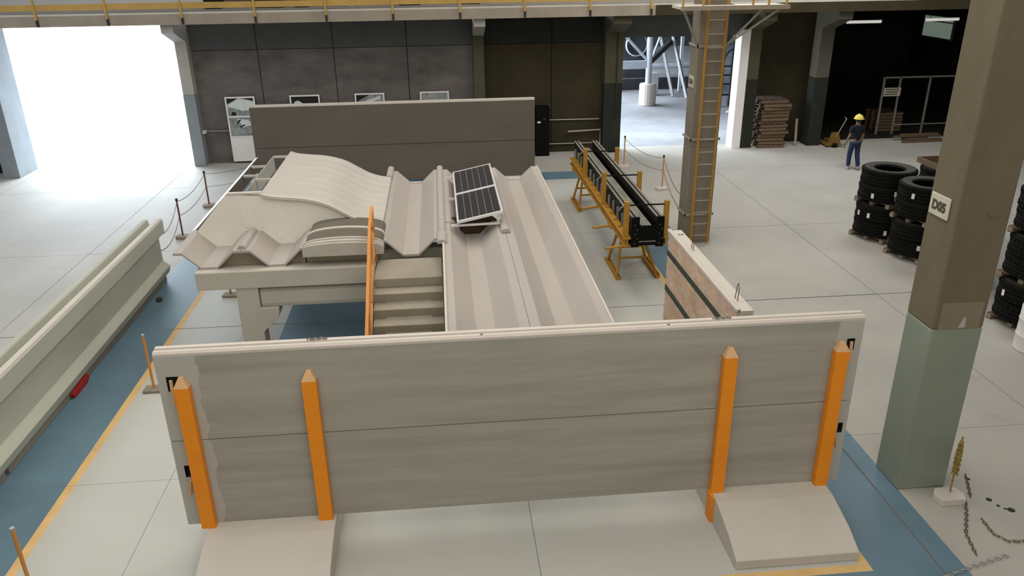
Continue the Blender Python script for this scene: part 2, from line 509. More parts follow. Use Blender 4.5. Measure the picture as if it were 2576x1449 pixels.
# ---- crane walkway over the back wall
dk = MB()
dk.box(-24, 7.2, 26.82, 27.1, 4.84, 5.16)
dk.m = 2
dk.box(7.2, 26, 26.82, 27.1, 4.84, 5.16)
dk.m = 1
dk.box(-24, 26, 26.82, 30.6, 5.16, 5.22)
struct('trim_walkway_beam', dk, ['beam_concrete', 'deck_top', 'beam_olive'])
rail = thing('walkway_railing', 'long ochre steel railing on the concrete walkway beam along the back wall', 'railing', (0, 26.8, 5.2))
part('rail', MB().box(-24, 11, 26.79, 26.815, 5.32, 5.5), 'ochre_steel', rail)
part('top_rail', MB().box(-24, 11, 26.78, 26.82, 6.1, 6.16), 'ochre_steel', rail)
for k, x in enumerate((-14.4, -12.25, -10.15, -7.9, -5.66, -3.46, -1.36, .78, 2.88, 5.02, 7.05, 9.2)):
    p_ = MB().box(x - .03, x + .03, 26.74, 26.79, 5.05, 6.1)
    part('post', p_, 'ochre_steel', rail)
    part('bracket', MB().box(x - .025, x + .035, 26.76, 26.82, 4.86, 5.05), 'cable_dark', rail)

# ---- columns of the back wall with haunches that carry the walkway
def back_col(x0, x1, yf, lab, k, m1='column_far', m2='column_far_paint'):
    c = struct('column', MB().box(x0, x1, yf, yf + .55, 2.48, 4.83), m1, .015)
    c['label'] = lab
    part('painted_base', MB().box(x0 - .004, x1 + .004, yf - .004, yf + .55, 0, 2.48), m2, c, .01)
    part('haunch', MB().prism([(yf + .01, 4.2), (27.0, 4.58), (27.0, 4.84), (yf + .01, 4.84)], 'x', x0, x1), 'column_far' if k in (1, 2) else m1, c)
    return c
back_col(-8.68, -8.3, 28.1, 'concrete column with a painted base at the right side of the bright gateway', 1)
back_col(1.22, 1.6, 28.1, 'concrete column behind the long back panels', 2, 'column_olive', 'column_olive')
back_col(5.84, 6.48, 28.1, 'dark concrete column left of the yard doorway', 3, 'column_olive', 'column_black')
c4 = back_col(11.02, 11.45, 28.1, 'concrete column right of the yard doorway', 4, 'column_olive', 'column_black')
c4b = part('jamb', MB().box(10.7, 11.02, 28.1, 28.7, 0, 4.2), 'white_paint', c4, label='pale jamb face, yard light put into its colour')  # white material stands in for yard light on the jamb
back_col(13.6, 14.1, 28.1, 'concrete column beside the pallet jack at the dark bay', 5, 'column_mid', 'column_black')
back_col(19.9, 20.4, 28.1, 'concrete column at the far right of the dark bay', 6, 'column_far', 'column_black')
cl = struct('column', MB().box(-14.72, -14.2, 27.3, 28.6, 0, 4.84), 'column_far_paint', .015)
cl['label'] = 'broad column at the left edge of the bright gateway'

# ---- D row columns
def d_col(y0, code, name_l, mp='column_paint', mu='column_concrete'):
    c = struct('column', MB().box(5.95, 6.62, y0, y0 + .56, 2.42, 11.2), mu, .02)
    c['label'] = name_l
    part('painted_base', MB().box(5.948, 6.622, y0 - .002, y0 + .562, 0, 2.42), mp, c, .02)
    return c
d5 = d_col(8.28, 'D05', 'stout concrete column with a green painted foot and plate D05')
part('bare_patch', MB().box(6.02, 6.56, 8.272, 8.282, 2.42, 2.78), 'column_bare', d5)
part('paper_scrap', MB().prism([(6.28, 2.44), (6.37, 2.44), (6.36, 2.58), (6.33, 2.58)], 'y', 8.266, 8.273), 'column_far', d5)
part('spall', MB().prism([(6.33, 3.93), (6.38, 3.955), (6.43, 3.95), (6.45, 3.91), (6.41, 3.86), (6.36, 3.88)], 'y', 8.268, 8.281), 'column_concrete', d5)
d4 = d_col(18.28, 'D04', 'concrete column carrying the tall orange ladder', 'column_ladder', 'column_ladder')
def plate(code, y0, z0, lab):
    t = thing('number_plate', lab, 'sign', (5.94, y0, z0))
    part('plate', MB().box(5.925, 5.948, y0 - .19, y0 + .19, z0 - .135, z0 + .135), 'sign_plate', t, .012)
    text(code, .155, 'sign_dark', (-.017, 0, -.008), (PI / 2, 0, -PI / 2), t, .002)
    return t
plate('D05', 8.6, 3.93, 'square pale number plate reading D05 on the stout column')
plate('D04', 18.55, 3.95, 'small number plate D04 on the ladder column')

# ================================================================== FRONT WALL PANELS
def pocket_panel(x0, x1, z0, z1, yf, yb, pk, d=.09):
    mb = MB()
    xs = sorted(set([x0, x1] + [v for p in pk for v in p[:2]]))
    zs = sorted(set([z0, z1] + [v for p in pk for v in p[2:]]))
    def inp(a, b):
        return any(p[0] <= a <= p[1] and p[2] <= b <= p[3] for p in pk)
    for i in range(len(xs) - 1):
        for j in range(len(zs) - 1):
            a, b, c, e = xs[i], xs[i + 1], zs[j], zs[j + 1]
            hole = inp((a + b) / 2, (c + e) / 2)
            y = yf + (d if hole else 0)
            mb.m = 1 if hole else 0  # pocket insides darkened: recess shade put into the colour
            mb.add([(a, y, c), (b, y, c), (b, y, e), (a, y, e)], [(0, 1, 2, 3)])
    mb.m = 1
    for p in pk:
        a, b, c, e = p
        mb.add([(a, yf, c), (b, yf, c), (b, yf, e), (a, yf, e), (a, yf + d, c), (b, yf + d, c), (b, yf + d, e), (a, yf + d, e)],
               [(0, 1, 5, 4), (1, 2, 6, 5), (2, 3, 7, 6), (3, 0, 4, 7)])
    mb.m = 0
    mb.add([(x0, yf, z0), (x1, yf, z0), (x1, yf, z1), (x0, yf, z1), (x0, yb, z0), (x1, yb, z0), (x1, yb, z1), (x0, yb, z1)],
           [(0, 4, 5, 1), (1, 5, 6, 2), (2, 6, 7, 3), (3, 7, 4, 0), (4, 7, 6, 5)])
    return mb
XA, XB = -3.32, 4.95
YF, YB = 8.1, 8.25
lowp = thing('precast_panel', 'lower of the two long gray panels in front, resting on the sloped footings', 'concrete panel', (.8, 8.17, .385))  # precast concrete wall panel of the exhibit
part('slab', pocket_panel(XA, XB, .385, 1.585, YF, YB, [(-3.23, -3.15, 1.08, 1.245), (4.835, 4.9, 1.12, 1.265)]), ['concrete_panel', 'cable_dark'], lowp)
upp = thing('precast_panel', 'upper of the two long gray panels in front, with a pale grooved top edge', 'concrete panel', (.8, 8.17, 1.595))
part('slab', pocket_panel(XA, XB, 1.597, 2.70, YF, YB, [(-3.225, -3.09, 2.255, 2.445), (4.765, 4.865, 2.305, 2.462)]), ['concrete_panel', 'cable_dark'], upp)
part('top_edge', MB().prism([(8.10, 2.70), (8.10, 2.73), (8.125, 2.755), (8.165, 2.755), (8.172, 2.735), (8.182, 2.735), (8.19, 2.765), (8.25, 2.765), (8.25, 2.70)], 'x', XA, XB),
     'concrete_trim', upp)
for x in (-1.535, 3.205):
    part('lifting_loop', MB().chain([(x - .11, 8.205, 2.77), (x + .11, 8.215, 2.77)], .035, L=.05, W=.036, r=.008), 'worn_steel', upp)
for k, x in enumerate((.35, 2.55)):
    part('plug', MB().lathe([(.0, .012), (.015, .01), (.02, 0)], 8, (x, 8.14, 2.755)), 'worn_steel', upp)

# sloped footings
WP = [(7.045, 0), (7.045, .125), (7.33, .255), (7.62, .33), (7.82, .378), (8.0, .385), (8.36, .385), (8.55, .375), (9.0, .26), (9.3, .125), (9.3, 0)]
def footing(x0, x1, lab):
    return solo('footing_block', MB().prism(WP, 'x', x0, x1), 'concrete_white', lab, 'footing', 'sloped concrete footings under the long panels', .012,
                loc=((x0 + x1) / 2, 8.17, 0))
footing(-3.06, -1.52, 'sloped white footing at the left end of the front panels')
footing(3.244, 4.766, 'sloped white footing at the right end of the front panels, standing on the orange line')
# orange posts
pg = 'orange posts holding the front panels'
def opost(x, lab, foot=None, pin=None):
    t = thing('steel_post', lab, 'post', (x, 8.05, .385), 0, pg)
    hw = .083
    part('shaft', MB().box(x - hw, x + hw, 7.995, 8.095, .385, 2.34), 'orange_paint', t, .004)
    # bevelled tip
    v = [(x - hw, 7.995, 2.34), (x + hw, 7.995, 2.34), (x + hw, 8.095, 2.34), (x - hw, 8.095, 2.34),
         (x - .028, 8.045, 2.45), (x + .028, 8.045, 2.45), (x + .028, 8.095, 2.45), (x - .028, 8.095, 2.45)]
    part('tip', MB().add(v, [(0, 3, 2, 1), (4, 5, 6, 7), (0, 1, 5, 4), (1, 2, 6, 5), (2, 3, 7, 6), (3, 0, 4, 7)]), ['orange_tip'], t, label='pale bevelled tip')
    if foot: part('side_leg', MB().box(foot[0], foot[1], 7.9, 8.08, .0, .385), 'orange_paint', t)
    if pin:
        for (xa, za, xb, zb) in pin:
            part('pin', MB().bar((xa, 8.04, za), (xb, 8.06, zb), .032, .02), 'orange_tip', t)
    return t
opost(-3.048, 'leftmost orange post, beside the square pocket at the panel end', pin=[(-3.155, 2.43, -3.17, 2.10), (-3.16, 1.07, -3.20, .86)])
opost(-1.638, 'second orange post from the left, at the inner edge of the left footing')
opost(3.307, 'third orange post from the left, at the inner edge of the right footing', foot=(3.205, 3.243))
opost(4.683, 'rightmost orange post in front of the panels', pin=[(4.79, 2.45, 4.815, 2.17), (4.79, 1.10, 4.83, .93)])

# ---- back panels
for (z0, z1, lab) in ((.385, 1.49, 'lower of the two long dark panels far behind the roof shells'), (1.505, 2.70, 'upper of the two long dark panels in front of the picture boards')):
    t = thing('precast_panel', lab, 'concrete panel', (-1.37, 23.98, z0))
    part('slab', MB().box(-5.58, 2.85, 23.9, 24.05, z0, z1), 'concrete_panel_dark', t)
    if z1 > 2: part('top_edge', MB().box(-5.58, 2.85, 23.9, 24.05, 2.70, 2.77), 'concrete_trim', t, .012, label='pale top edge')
for x0, n in ((-5.2, 'left'), (1.2, 'right')):
    solo('footing_block', MB().prism([(y + 15.8, z) for y, z in WP], 'x', x0, x0 + 1.5), 'concrete_white',
         'sloped footing under the %s end of the far dark panels' % n, 'footing', 'sloped concrete footings under the long panels', .012, loc=(x0 + .75, 23.97, 0))

# ================================================================== ROOF SHELLS
T = .042
ZV, ZR = 1.705, 1.99
def unit(c, left=True, right=True, dz=0.0):
    p = []
    if left: p += [(c - .587, ZR), (c - .44, ZR)]
    p += [(c - .14, ZV), (c + .14, ZV)]
    if right: p += [(c + .44, ZR), (c + .587, ZR)]
    return [(x, z + dz) for x, z in p]
def slope_sm(pts): return pts
sg = 'folded concrete roof shells'
def shell(c, y0, y1, lab, dz=0.0, label_g=sg, trim=True, left=True, right=True, prof=None):
    pr = prof or unit(c, left, right, dz)
    t = thing('roof_shell', lab, 'roof shell', (c, (y0 + y1) / 2, ZV - T + dz), 0, label_g)
    part('shell', MB().sheet(pr, T, 'y', y0, y1), 'concrete_shell', t)
    return t
s1 = shell(-4.23, 13.5, 14.62, 'short folded shell at the far left, its free lip over the aisle')
s2 = shell(-3.05, 13.5, 14.62, 'short folded shell second from the left, under the ribbed gable')
sm = shell(-.66, 13.72, 18.75, 'folded shell behind the stair landing, between two capped ridges')
part('upstand', MB().box(-.80, -.52, 18.55, 18.6, ZV, ZV + .05), 'concrete_trim', sm)
sn = shell(.52, 9.35, 14.62, 'long folded shell running toward the front panel right of the stairs')
part('end_frame', MB().sheet([(.10, 1.955), (.37, ZV - .03), (.67, ZV - .03), (.94, 1.955)], .04, 'y', 14.62, 14.80), 'concrete_terrace', sn)
solo('shade_board', MB().prism([(.02, 0), (1.02, 0), (1.02, 1.90), (.92, 1.98), (.12, 1.98), (.02, 1.80)], 'y', 14.95, 15.0), 'wood_dark', 'added dark sheet standing in for the shaded hollow under the solar panels', 'board', loc=(.5, 14.97, 0))  # added sheet, its dark colour stands in for the shaded void
sr = shell(1.70, 9.35, 18.75, 'rightmost folded shell, running the whole length beside the steel mould')
part('upstand', MB().box(1.56, 1.84, 18.55, 18.6, ZV, ZV + .05), 'concrete_trim', sr)
part('lip_edge', MB().box(2.27, 2.30, 9.35, 18.75, ZR - .05, ZR + .012), 'concrete_trim', sr)
part('lip_edge', MB().box(-.075, -.04, 9.35, 14.6, ZR, ZR + .03), 'concrete_trim', sn)
for (a, b, n) in ((14.64, 15.98, 'nearest'), (15.99, 17.33, 'middle'), (17.34, 18.7, 'farthest')):
    shell(.12, a, b, '%s of the three narrow ridge tiles along the left edge of the solar panels' % n, label_g='narrow ridge tiles beside the solar panels',
          prof=[(-.035, ZR + .01), (.07, ZR + .01), (.10, ZR), (.27, 1.83)])
solo('back_tile', MB().sheet([(.38, ZV), (.66, ZV), (.96, ZR), (1.11, ZR)], T, 'y', 17.9, 18.7), 'concrete_shell', 'short shell tile behind the far edge of the solar panels', 'roof shell', loc=(.7, 18.3, ZV - T))
# ridge caps
def cap(c, y0, y1, lab, r=.075, dz=0.0):
    pr = [(c - r, ZR + dz), (c - r * .92, ZR + .04 + dz), (c - r * .55, ZR + .068 + dz), (c, ZR + .078 + dz), (c + r * .55, ZR + .068 + dz), (c + r * .92, ZR + .04 + dz), (c + r, ZR + dz)]
    return solo('ridge_cap', MB().prism(pr, 'y', y0, y1), 'concrete_shell', lab, 'ridge cap', 'ridge caps on the roof shells', smooth=True, loc=(c, (y0 + y1) / 2, ZR))
cap(-3.64, 13.56, 14.57, 'short ridge cap between the two leftmost shells')
cap(-1.25, 18.0, 18.85, 'ridge cap at the far end beside the ribbed curved shell', dz=.02)
cap(-.08, 14.0, 18.85, 'long ridge cap left of the solar panels')
cap(-.08, 13.42, 13.99, 'short collar cap at the front end of the ridge beside the landing', r=.09, dz=.0)
cap(1.11, 13.85, 14.5, 'ridge cap ending just in front of the solar panels', r=.085, dz=.01)

# long eave piece behind the gable
ea = thing('eave_slab', 'long thin eave plate with a lip in glare-bright colour behind the ribbed gable', 'roof shell', (-4.6, 17.5, 1.9))
part('lip', MB().sheet([(-4.815, 1.992), (-4.72, 2.045)], .025, 'y', 14.72, 20.5), 'aluminium', ea)  # door glare on the lip put into a bright material
part('plate', MB().box(-4.725, -4.695, 14.72, 20.5, 1.74, 2.04), 'concrete_panel_dark', ea)
# gutter frame in the pit
gf = thing('gutter_frame', 'steel gutter frame with crossbars in the gap behind the gable', 'frame', (-4.3, 18.6, 0))
part('web_plate', MB().box(-4.345, -4.325, 16.0, 20.5, 1.68, 2.05), 'concrete_panel', gf)
for (y, xa, xb) in ((20.48, -4.33, -3.9), (18.24, -4.33, -3.85), (19.5, -4.69, -4.33), (18.62, -4.69, -4.33), (16.9, -4.33, -3.75)):
    part('crossbar', MB().box(xa, xb, y - .03, y + .03, 2.0, 2.05), 'concrete_trim', gf)
for (y, xa, xb) in ((19.4, -4.33, -3.7), (18.0, -4.33, -3.7)):
    part('crossbar', MB().box(xa, xb, y - .03, y + .03, 1.60, 1.65), 'concrete_trim', gf)
for y in (16.2, 18.3, 20.4):
    part('leg', MB().box(-4.36, -4.30, y - .03, y + .03, 0, 1.7), 'worn_steel', gf)
    part('strut', MB().bar((-4.33, y, .9), (-4.70, y, 1.74), .04), 'worn_steel', gf)

# ---- curved ribbed shell and its gable
SF = [(-3.42, 2.715), (-3.25, 2.66), (-2.957, 2.622), (-2.667, 2.59), (-2.38, 2.522), (-2.166, 2.437), (-1.956, 2.312), (-1.709, 2.165), (-1.50, 2.085), (-1.32, 2.05), (-1.20, 2.045)]
def cr(p, n):
    out = []
    for i in range(len(p) - 1):
        p0 = p[max(i - 1, 0)]; p1 = p[i]; p2 = p[i + 1]; p3 = p[min(i + 2, len(p) - 1)]
        for k in range(n):
            t = k / n
            out.append(tuple(.5 * (2 * p1[j] + (p2[j] - p0[j]) * t + (2 * p0[j] - 5 * p1[j] + 4 * p2[j] - p3[j]) * t * t + (3 * p1[j] - p0[j] - 3 * p2[j] + p3[j]) * t ** 3) for j in (0, 1)))
    out.append(p[-1])
    return out
SC = cr(SF, 4)
cs = thing('curved_roof_shell', 'S-curved white roof shell with long ribs across it', 'roof shell', (-2.3, 16.2, 2.05))
mb = MB()
NY = 96
Y0, Y1 = 14.6, 18.05
def rib(y):
    t = ((y - Y0) / (Y1 - Y0) * 8) % 1.0
    return .022 * (max(0.0, math.cos((t - .5) * 2 * PI)) ** 1.5)
n = len(SC)
top = [(x, Y0 + (Y1 - Y0) * j / NY, z + rib(Y0 + (Y1 - Y0) * j / NY) * min(1, (x + 3.5) / 1.2)) for j in range(NY + 1) for x, z in SC]
fs = [(j * n + i, j * n + i + 1, (j + 1) * n + i + 1, (j + 1) * n + i) for j in range(NY) for i in range(n - 1)]
mb.add(top, fs)
bot = [(x, y, z - .06) for x, y, z in top]
mb.add(bot, fs)
k0 = len(top)
mb.add(top + bot, [(i, i + 1, i + 1 + k0, i + k0) for i in range(n - 1)] + [(NY * n + i, NY * n + i + 1, NY * n + i + 1 + k0, NY * n + i + k0) for i in range(n - 1)] +
       [(j * n, (j + 1) * n, (j + 1) * n + k0, j * n + k0) for j in range(NY)] + [(j * n + n - 1, (j + 1) * n + n - 1, (j + 1) * n + n - 1 + k0, j * n + n - 1 + k0) for j in range(NY)])
part('shell', mb, 'concrete_pale', cs, smooth=True)
part('front_rim', MB().sheet([(x, z + .012) for x, z in SC], .05, 'y', 14.55, 14.63), 'concrete_trim', cs, smooth=True)
def gable(y0, y1, lab, ribs):
    t = thing('gable_panel', lab, 'gable panel', (-3, (y0 + y1) / 2, 1.72))
    topc = [(-4.13, 2.63), (-4.02, 2.715), (-3.42, 2.66)] + [(x, z - .062) for x, z in SC[2:]]
    low = [(-1.20, 1.98), (-1.66, 1.99), (-2.48, 1.99), (-2.61, 1.985), (-2.90, 1.715), (-3.20, 1.715), (-3.49, 1.985), (-3.80, 1.985), (-4.09, 1.70), (-4.37, 1.70), (-4.67, 1.985), (-4.69, 2.02)]
    if not ribs:
        part('panel', MB().prism([(-3.40, 2.60)] + topc[3:] + low[:5] + [(-3.20, 1.72), (-3.40, 1.9)], 'y', y0, y1), 'concrete_gable', t)
        return t
    part('panel', MB().prism(topc + low, 'y', y0, y1), 'concrete_gable', t)
    part('coping', MB().box(-4.04, -3.40, y0 - .01, y1 + .01, 2.70, 2.735), 'concrete_trim', t)
    if ribs:
        for x in (-3.86, -3.58, -3.27, -2.98):
            zt = 2.66 if x < -3.4 else 2.55
            zb = 2.06 if x < -3.35 else 1.80
            part('rib', MB().prism([(x, zt), (x + .035, zt), (x + .12, zb), (x + .085, zb)], 'y', y0 - .012, y0), 'white_paint', t)
    return t
gable(14.62, 14.7, 'tall gable panel with an S-curved top and pale vertical ribs', True)
gable(17.9, 17.98, 'plain gable panel closing the far end of the ribbed curved shell', False)

# ---- nested arched vault ends
arc = thing('arched_vault', 'low barrel vault with dark sheets between pale arched rims and a flat plate in front', 'vault', (-1.85, 13.7, 1.86))
def ell(c, a, z0, h, n=20, t0=0.0, t1=PI):
    return [(c - a * math.cos(t0 + (t1 - t0) * k / n), z0 + h * math.sin(t0 + (t1 - t0) * k / n) ** .8) for k in range(n + 1)]
def archring(c, ao, zo, ho, ai, zi, hi, y0, y1):
    O = ell(c, ao, zo, ho); I = ell(c, ai, zi, hi)
    mb = MB(); k = len(O)
    vs = [(x, y0, z) for x, z in O] + [(x, y0, z) for x, z in I] + [(x, y1, z) for x, z in O] + [(x, y1, z) for x, z in I]
    fs = []
    for i in range(k - 1):
        fs += [(i, i + 1, k + i + 1, k + i), (2 * k + i, 3 * k + i, 3 * k + i + 1, 2 * k + i + 1), (i, 2 * k + i, 2 * k + i + 1, i + 1), (k + i, k + i + 1, 3 * k + i + 1, 3 * k + i)]
    fs += [(0, k, 3 * k, 2 * k), (k - 1, 3 * k - 1, 4 * k - 1, 2 * k - 1)]
    return mb.add(vs, fs)
CX = -1.845
def arcpts(a, z0, h, n=24):
    return [(CX - a * math.cos(PI * k / n), z0 + h * math.sin(PI * k / n) ** .62) for k in range(n + 1)]
def arcring(ao, zo, ho, t_, y0, y1):
    O = arcpts(ao, zo, ho); I = arcpts(ao - t_, zo, ho - t_)
    mb = MB(); k = len(O)
    vs = [(x, y0, z) for x, z in O] + [(x, y0, z) for x, z in I] + [(x, y1, z) for x, z in O] + [(x, y1, z) for x, z in I]
    fs = []
    for i in range(k - 1):
        fs += [(i, i + 1, k + i + 1, k + i), (2 * k + i, 3 * k + i, 3 * k + i + 1, 2 * k + i + 1), (i, 2 * k + i, 2 * k + i + 1, i + 1), (k + i, k + i + 1, 3 * k + i + 1, 3 * k + i)]
    fs += [(0, k, 3 * k, 2 * k), (k - 1, 3 * k - 1, 4 * k - 1, 2 * k - 1)]
    return mb.add(vs, fs)
part('segment_plate', MB().prism([(CX + .71, 1.862), (CX - .71, 1.862)] + [(x, z) for x, z in arcpts(.71, 1.97, .13)], 'y', 13.38, 13.44), 'concrete_terrace', arc)
part('front_rim', arcring(.715, 1.97, .165, .04, 13.44, 13.50), 'concrete_trim', arc, smooth=True)
part('front_rim', arcring(.725, 1.97, .195, .04, 13.50, 13.56), 'concrete_terrace', arc, smooth=True)
part('vault_skin', arcring(.70, 1.97, .20, .02, 13.56, 13.98), 'vault_skin', arc, smooth=True, label='dark translucent vault sheet')
part('middle_rim', arcring(.715, 1.97, .225, .04, 13.98, 14.06), 'concrete_trim', arc, smooth=True)
part('vault_skin', arcring(.70, 1.97, .21, .02, 14.06, 14.60), 'vault_skin', arc, smooth=True, label='dark translucent vault sheet')
part('foot', MB().box(CX - .71, CX - .66, 13.44, 14.55, 1.862, 1.975).box(CX + .66, CX + .71, 13.44, 14.55, 1.862, 1.975), 'concrete_terrace', arc)

# ---- terrace: cap beam, column with corbel, tie beam, bearing wall
solo('cap_beam', MB().box(-4.46, -1.29, 13.33, 13.66, 1.325, 1.662), 'concrete_terrace', 'heavy concrete cap beam under the front edge of the short shells', 'beam', bevel=.02, loc=(-2.9, 13.5, 1.325))
cc = thing('corbel_column', 'short concrete column with a curved corbel under the cap beam', 'column', (-3.6, 13.5, 0))
cp_ = [(-3.80, 0), (-3.41, 0), (-3.41, .44), (-3.33, .52), (-3.2, .63), (-3.12, .72), (-3.09, .81), (-3.09, .92), (-3.41, .92), (-3.41, 1.322), (-3.80, 1.322)]
part('shaft', MB().prism(cp_, 'y', 13.36, 13.72), 'concrete_terrace', cc, .01)
part('base_plate', MB().box(-3.45, -3.05, 13.40, 13.7, 0, .06), 'orange_paint', cc, label='orange foot')
solo('tie_beam', MB().prism([(13.42, .925), (13.72, .925), (13.72, 1.27), (13.45, 1.27), (13.40, 1.20), (13.40, 1.0)], 'x', -3.395, -1.30), 'concrete_terrace', 'recessed concrete tie beam resting on the corbel below the cap beam', 'beam', bevel=.008, loc=(-2.4, 13.56, .925))
cc2 = thing('corbel_column', 'matching corbel column hidden behind the stairs', 'column', (-1.2, 13.5, 0))
part('shaft', MB().box(-1.285, -.95, 13.68, 14.0, 0, 1.322), 'concrete_terrace', cc2, .01)
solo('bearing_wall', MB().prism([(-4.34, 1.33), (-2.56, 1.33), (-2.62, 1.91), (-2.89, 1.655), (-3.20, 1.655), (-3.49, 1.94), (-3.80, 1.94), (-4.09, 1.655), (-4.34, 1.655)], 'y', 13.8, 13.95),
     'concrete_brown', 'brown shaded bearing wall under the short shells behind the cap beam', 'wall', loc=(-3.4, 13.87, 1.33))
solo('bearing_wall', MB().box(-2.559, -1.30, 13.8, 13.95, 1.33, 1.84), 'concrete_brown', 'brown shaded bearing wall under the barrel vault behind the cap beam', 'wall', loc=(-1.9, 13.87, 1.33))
def sup(x0, x1, y, zt, lab):
    t = thing('support_frame', lab, 'support frame', ((x0 + x1) / 2, y, 0), 0, 'support frames under the roof shells')
    part('beam', MB().box(x0, x1, y - .15, y + .15, 1.35, zt), 'concrete_terrace', t)
    for x in (x0 + .1, x1 - .4):
        part('leg', MB().box(x, x + .3, y - .15, y + .15, 0, 1.35), 'concrete_terrace', t)
sup(-1.24, 2.25, 18.2, ZV - T, 'support frame under the far end of the long shells')
sup(.05, 2.25, 9.9, ZV - T, 'support frame under the near end of the long shells')
sup(-4.5, -1.3, 17.7, ZV - T, 'support frame under the far gable')
sup(-1.24, .3, 14.3, ZV - T, 'support frame under the shell behind the landing')

# ---- stairs
st = thing('staircase', 'concrete staircase with a landing between the orange handrail and the long shells', 'staircase', (-.68, 11.5, 0))
SX0, SX1 = -1.27, -.10
part('landing', MB().box(SX0, SX1, 12.67, 13.62, 1.50, 1.665), 'concrete_stair', st, .012)
for k in range(1, 10):
    zt = 1.665 - .167 * k
    yb = 12.67 - .28 * (k - 1)
    part('step', MB().prism([(yb - .28, zt), (yb + .03, zt), (yb + .03, zt - .2 if zt > .2 else 0), (yb - .26, max(zt - .17, 0))], 'x', SX0, SX1), 'concrete_stair', st, .008)
part('stringer', MB().prism([(9.95, 0), (10.35, 0), (12.8, 1.42), (13.6, 1.42), (13.6, 1.5), (12.7, 1.5)], 'x', SX0 + .2, SX1 - .2), 'concrete_stair', st)
part('pier', MB().box(SX0 + .2, SX1 - .2, 13.2, 13.6, 0, 1.42), 'concrete_stair', st)
# handrail
hr = thing('handrail', 'orange steel handrail with lattice bracing on the left side of the stairs', 'handrail', (-1.3, 12, 0))
HX = -1.295
def hz(y): return 2.53 + (y - 12.95) * .607
part('top_rail', MB().bar((HX, 10.1, hz(10.1)), (HX, 12.98, hz(12.98)), .05, .06), 'orange_rail', hr)
part('top_rail', MB().bar((HX, 12.96, hz(12.96)), (HX, 13.62, 2.66), .05, .05), 'orange_rail', hr)
part('bottom_rail', MB().bar((HX, 10.1, .14), (HX, 12.9, 1.84), .045, .05), 'orange_rail', hr)
part('bottom_rail', MB().bar((HX, 12.88, 1.83), (HX, 13.62, 1.95), .045, .05), 'orange_rail', hr)
for y, z0 in ((10.15, 0.0), (11.5, .1), (13.6, 1.62)):
    part('post', MB().box(HX - .022, HX + .022, y - .025, y + .025, z0, hz(y) if y < 13 else 2.66), 'orange_rail', hr)
for (ya, za, yb, zb) in ((13.0, hz(12.98), 13.6, 2.25), (13.6, 2.62, 13.0, 1.9), (12.9, 1.84, 12.95, 2.5), (13.6, 2.2, 13.3, 1.9), (12.9, 2.45, 12.2, 1.45), (12.2, 2.05, 11.5, 1.0), (11.5, 1.62, 10.8, .58)):
    part('brace', MB().bar((HX, ya, za), (HX, yb, zb), .034, .05), 'orange_rail', hr)

# ---- solar panels on rails
sgp = 'solar panels on the roof ridge rails'
PXL, PXR, ZL, ZRR = .215, 1.085, 2.135, 2.315
def zpv(x): return ZL + (x - PXL) / (PXR - PXL) * (ZRR - ZL)
def pv(y0, y1, lab):
    t = thing('solar_panel', lab, 'solar panel', (.65, (y0 + y1) / 2, 2.2), 0, sgp)
    def slab(xa, xb, ya, yb, z0, z1):
        return MB().add([(xa, ya, zpv(xa) + z0), (xb, ya, zpv(xb) + z0), (xb, yb, zpv(xb) + z0), (xa, yb, zpv(xa) + z0),
                         (xa, ya, zpv(xa) + z1), (xb, ya, zpv(xb) + z1), (xb, yb, zpv(xb) + z1), (xa, yb, zpv(xa) + z1)],
                        [(0, 3, 2, 1), (4, 5, 6, 7), (0, 1, 5, 4), (1, 2, 6, 5), (2, 3, 7, 6), (3, 0, 4, 7)])
    part('backing', slab(PXL + .01, PXR - .01, y0 + .01, y1 - .01, -.012, .006), 'gray_steel', t)
    for a, b in ((PXL, PXL + .03), (PXR - .03, PXR)):
        part('frame_bar', slab(a, b, y0, y1, -.03, .016), 'aluminium', t)
    for a, b in ((y0, y0 + .06), (y1 - .045, y1)):
        part('frame_bar', slab(PXL + .03, PXR - .03, a, b, -.03, .016), 'aluminium', t)
    n_ = 6; w_ = (PXR - PXL - .07) / n_
    for k in range(n_):
        xa = PXL + .035 + k * w_
        part('cell', slab(xa + .005, xa + w_ - .005, y0 + .07, y1 - .055, .006, .011), 'solar_cell', t)
    return t
pv(14.16, 15.98, 'nearer of the two framed solar panels, tilted toward the left')
pv(15.99, 17.83, 'farther of the two framed solar panels, tilted toward the left')
def prail(ya, yb, lab):
    t = thing('mounting_rail', lab, 'mounting rail', (.6, ya, 2.06), 0, 'mounting rails under the solar panels')
    part('rail', MB().bar((.10, ya, 2.058), (1.03, yb, 2.062), .04, .04), 'aluminium', t)
    part('upright', MB().bar((1.01, yb, 2.08), (1.01, yb, 2.265), .03), 'aluminium', t)
prail(14.22, 14.26, 'mounting rail showing under the near edge of the solar panels')
prail(15.98, 16.02, 'mounting rail under the joint between the solar panels')
prail(17.7, 17.74, 'mounting rail near the far edge of the solar panels')

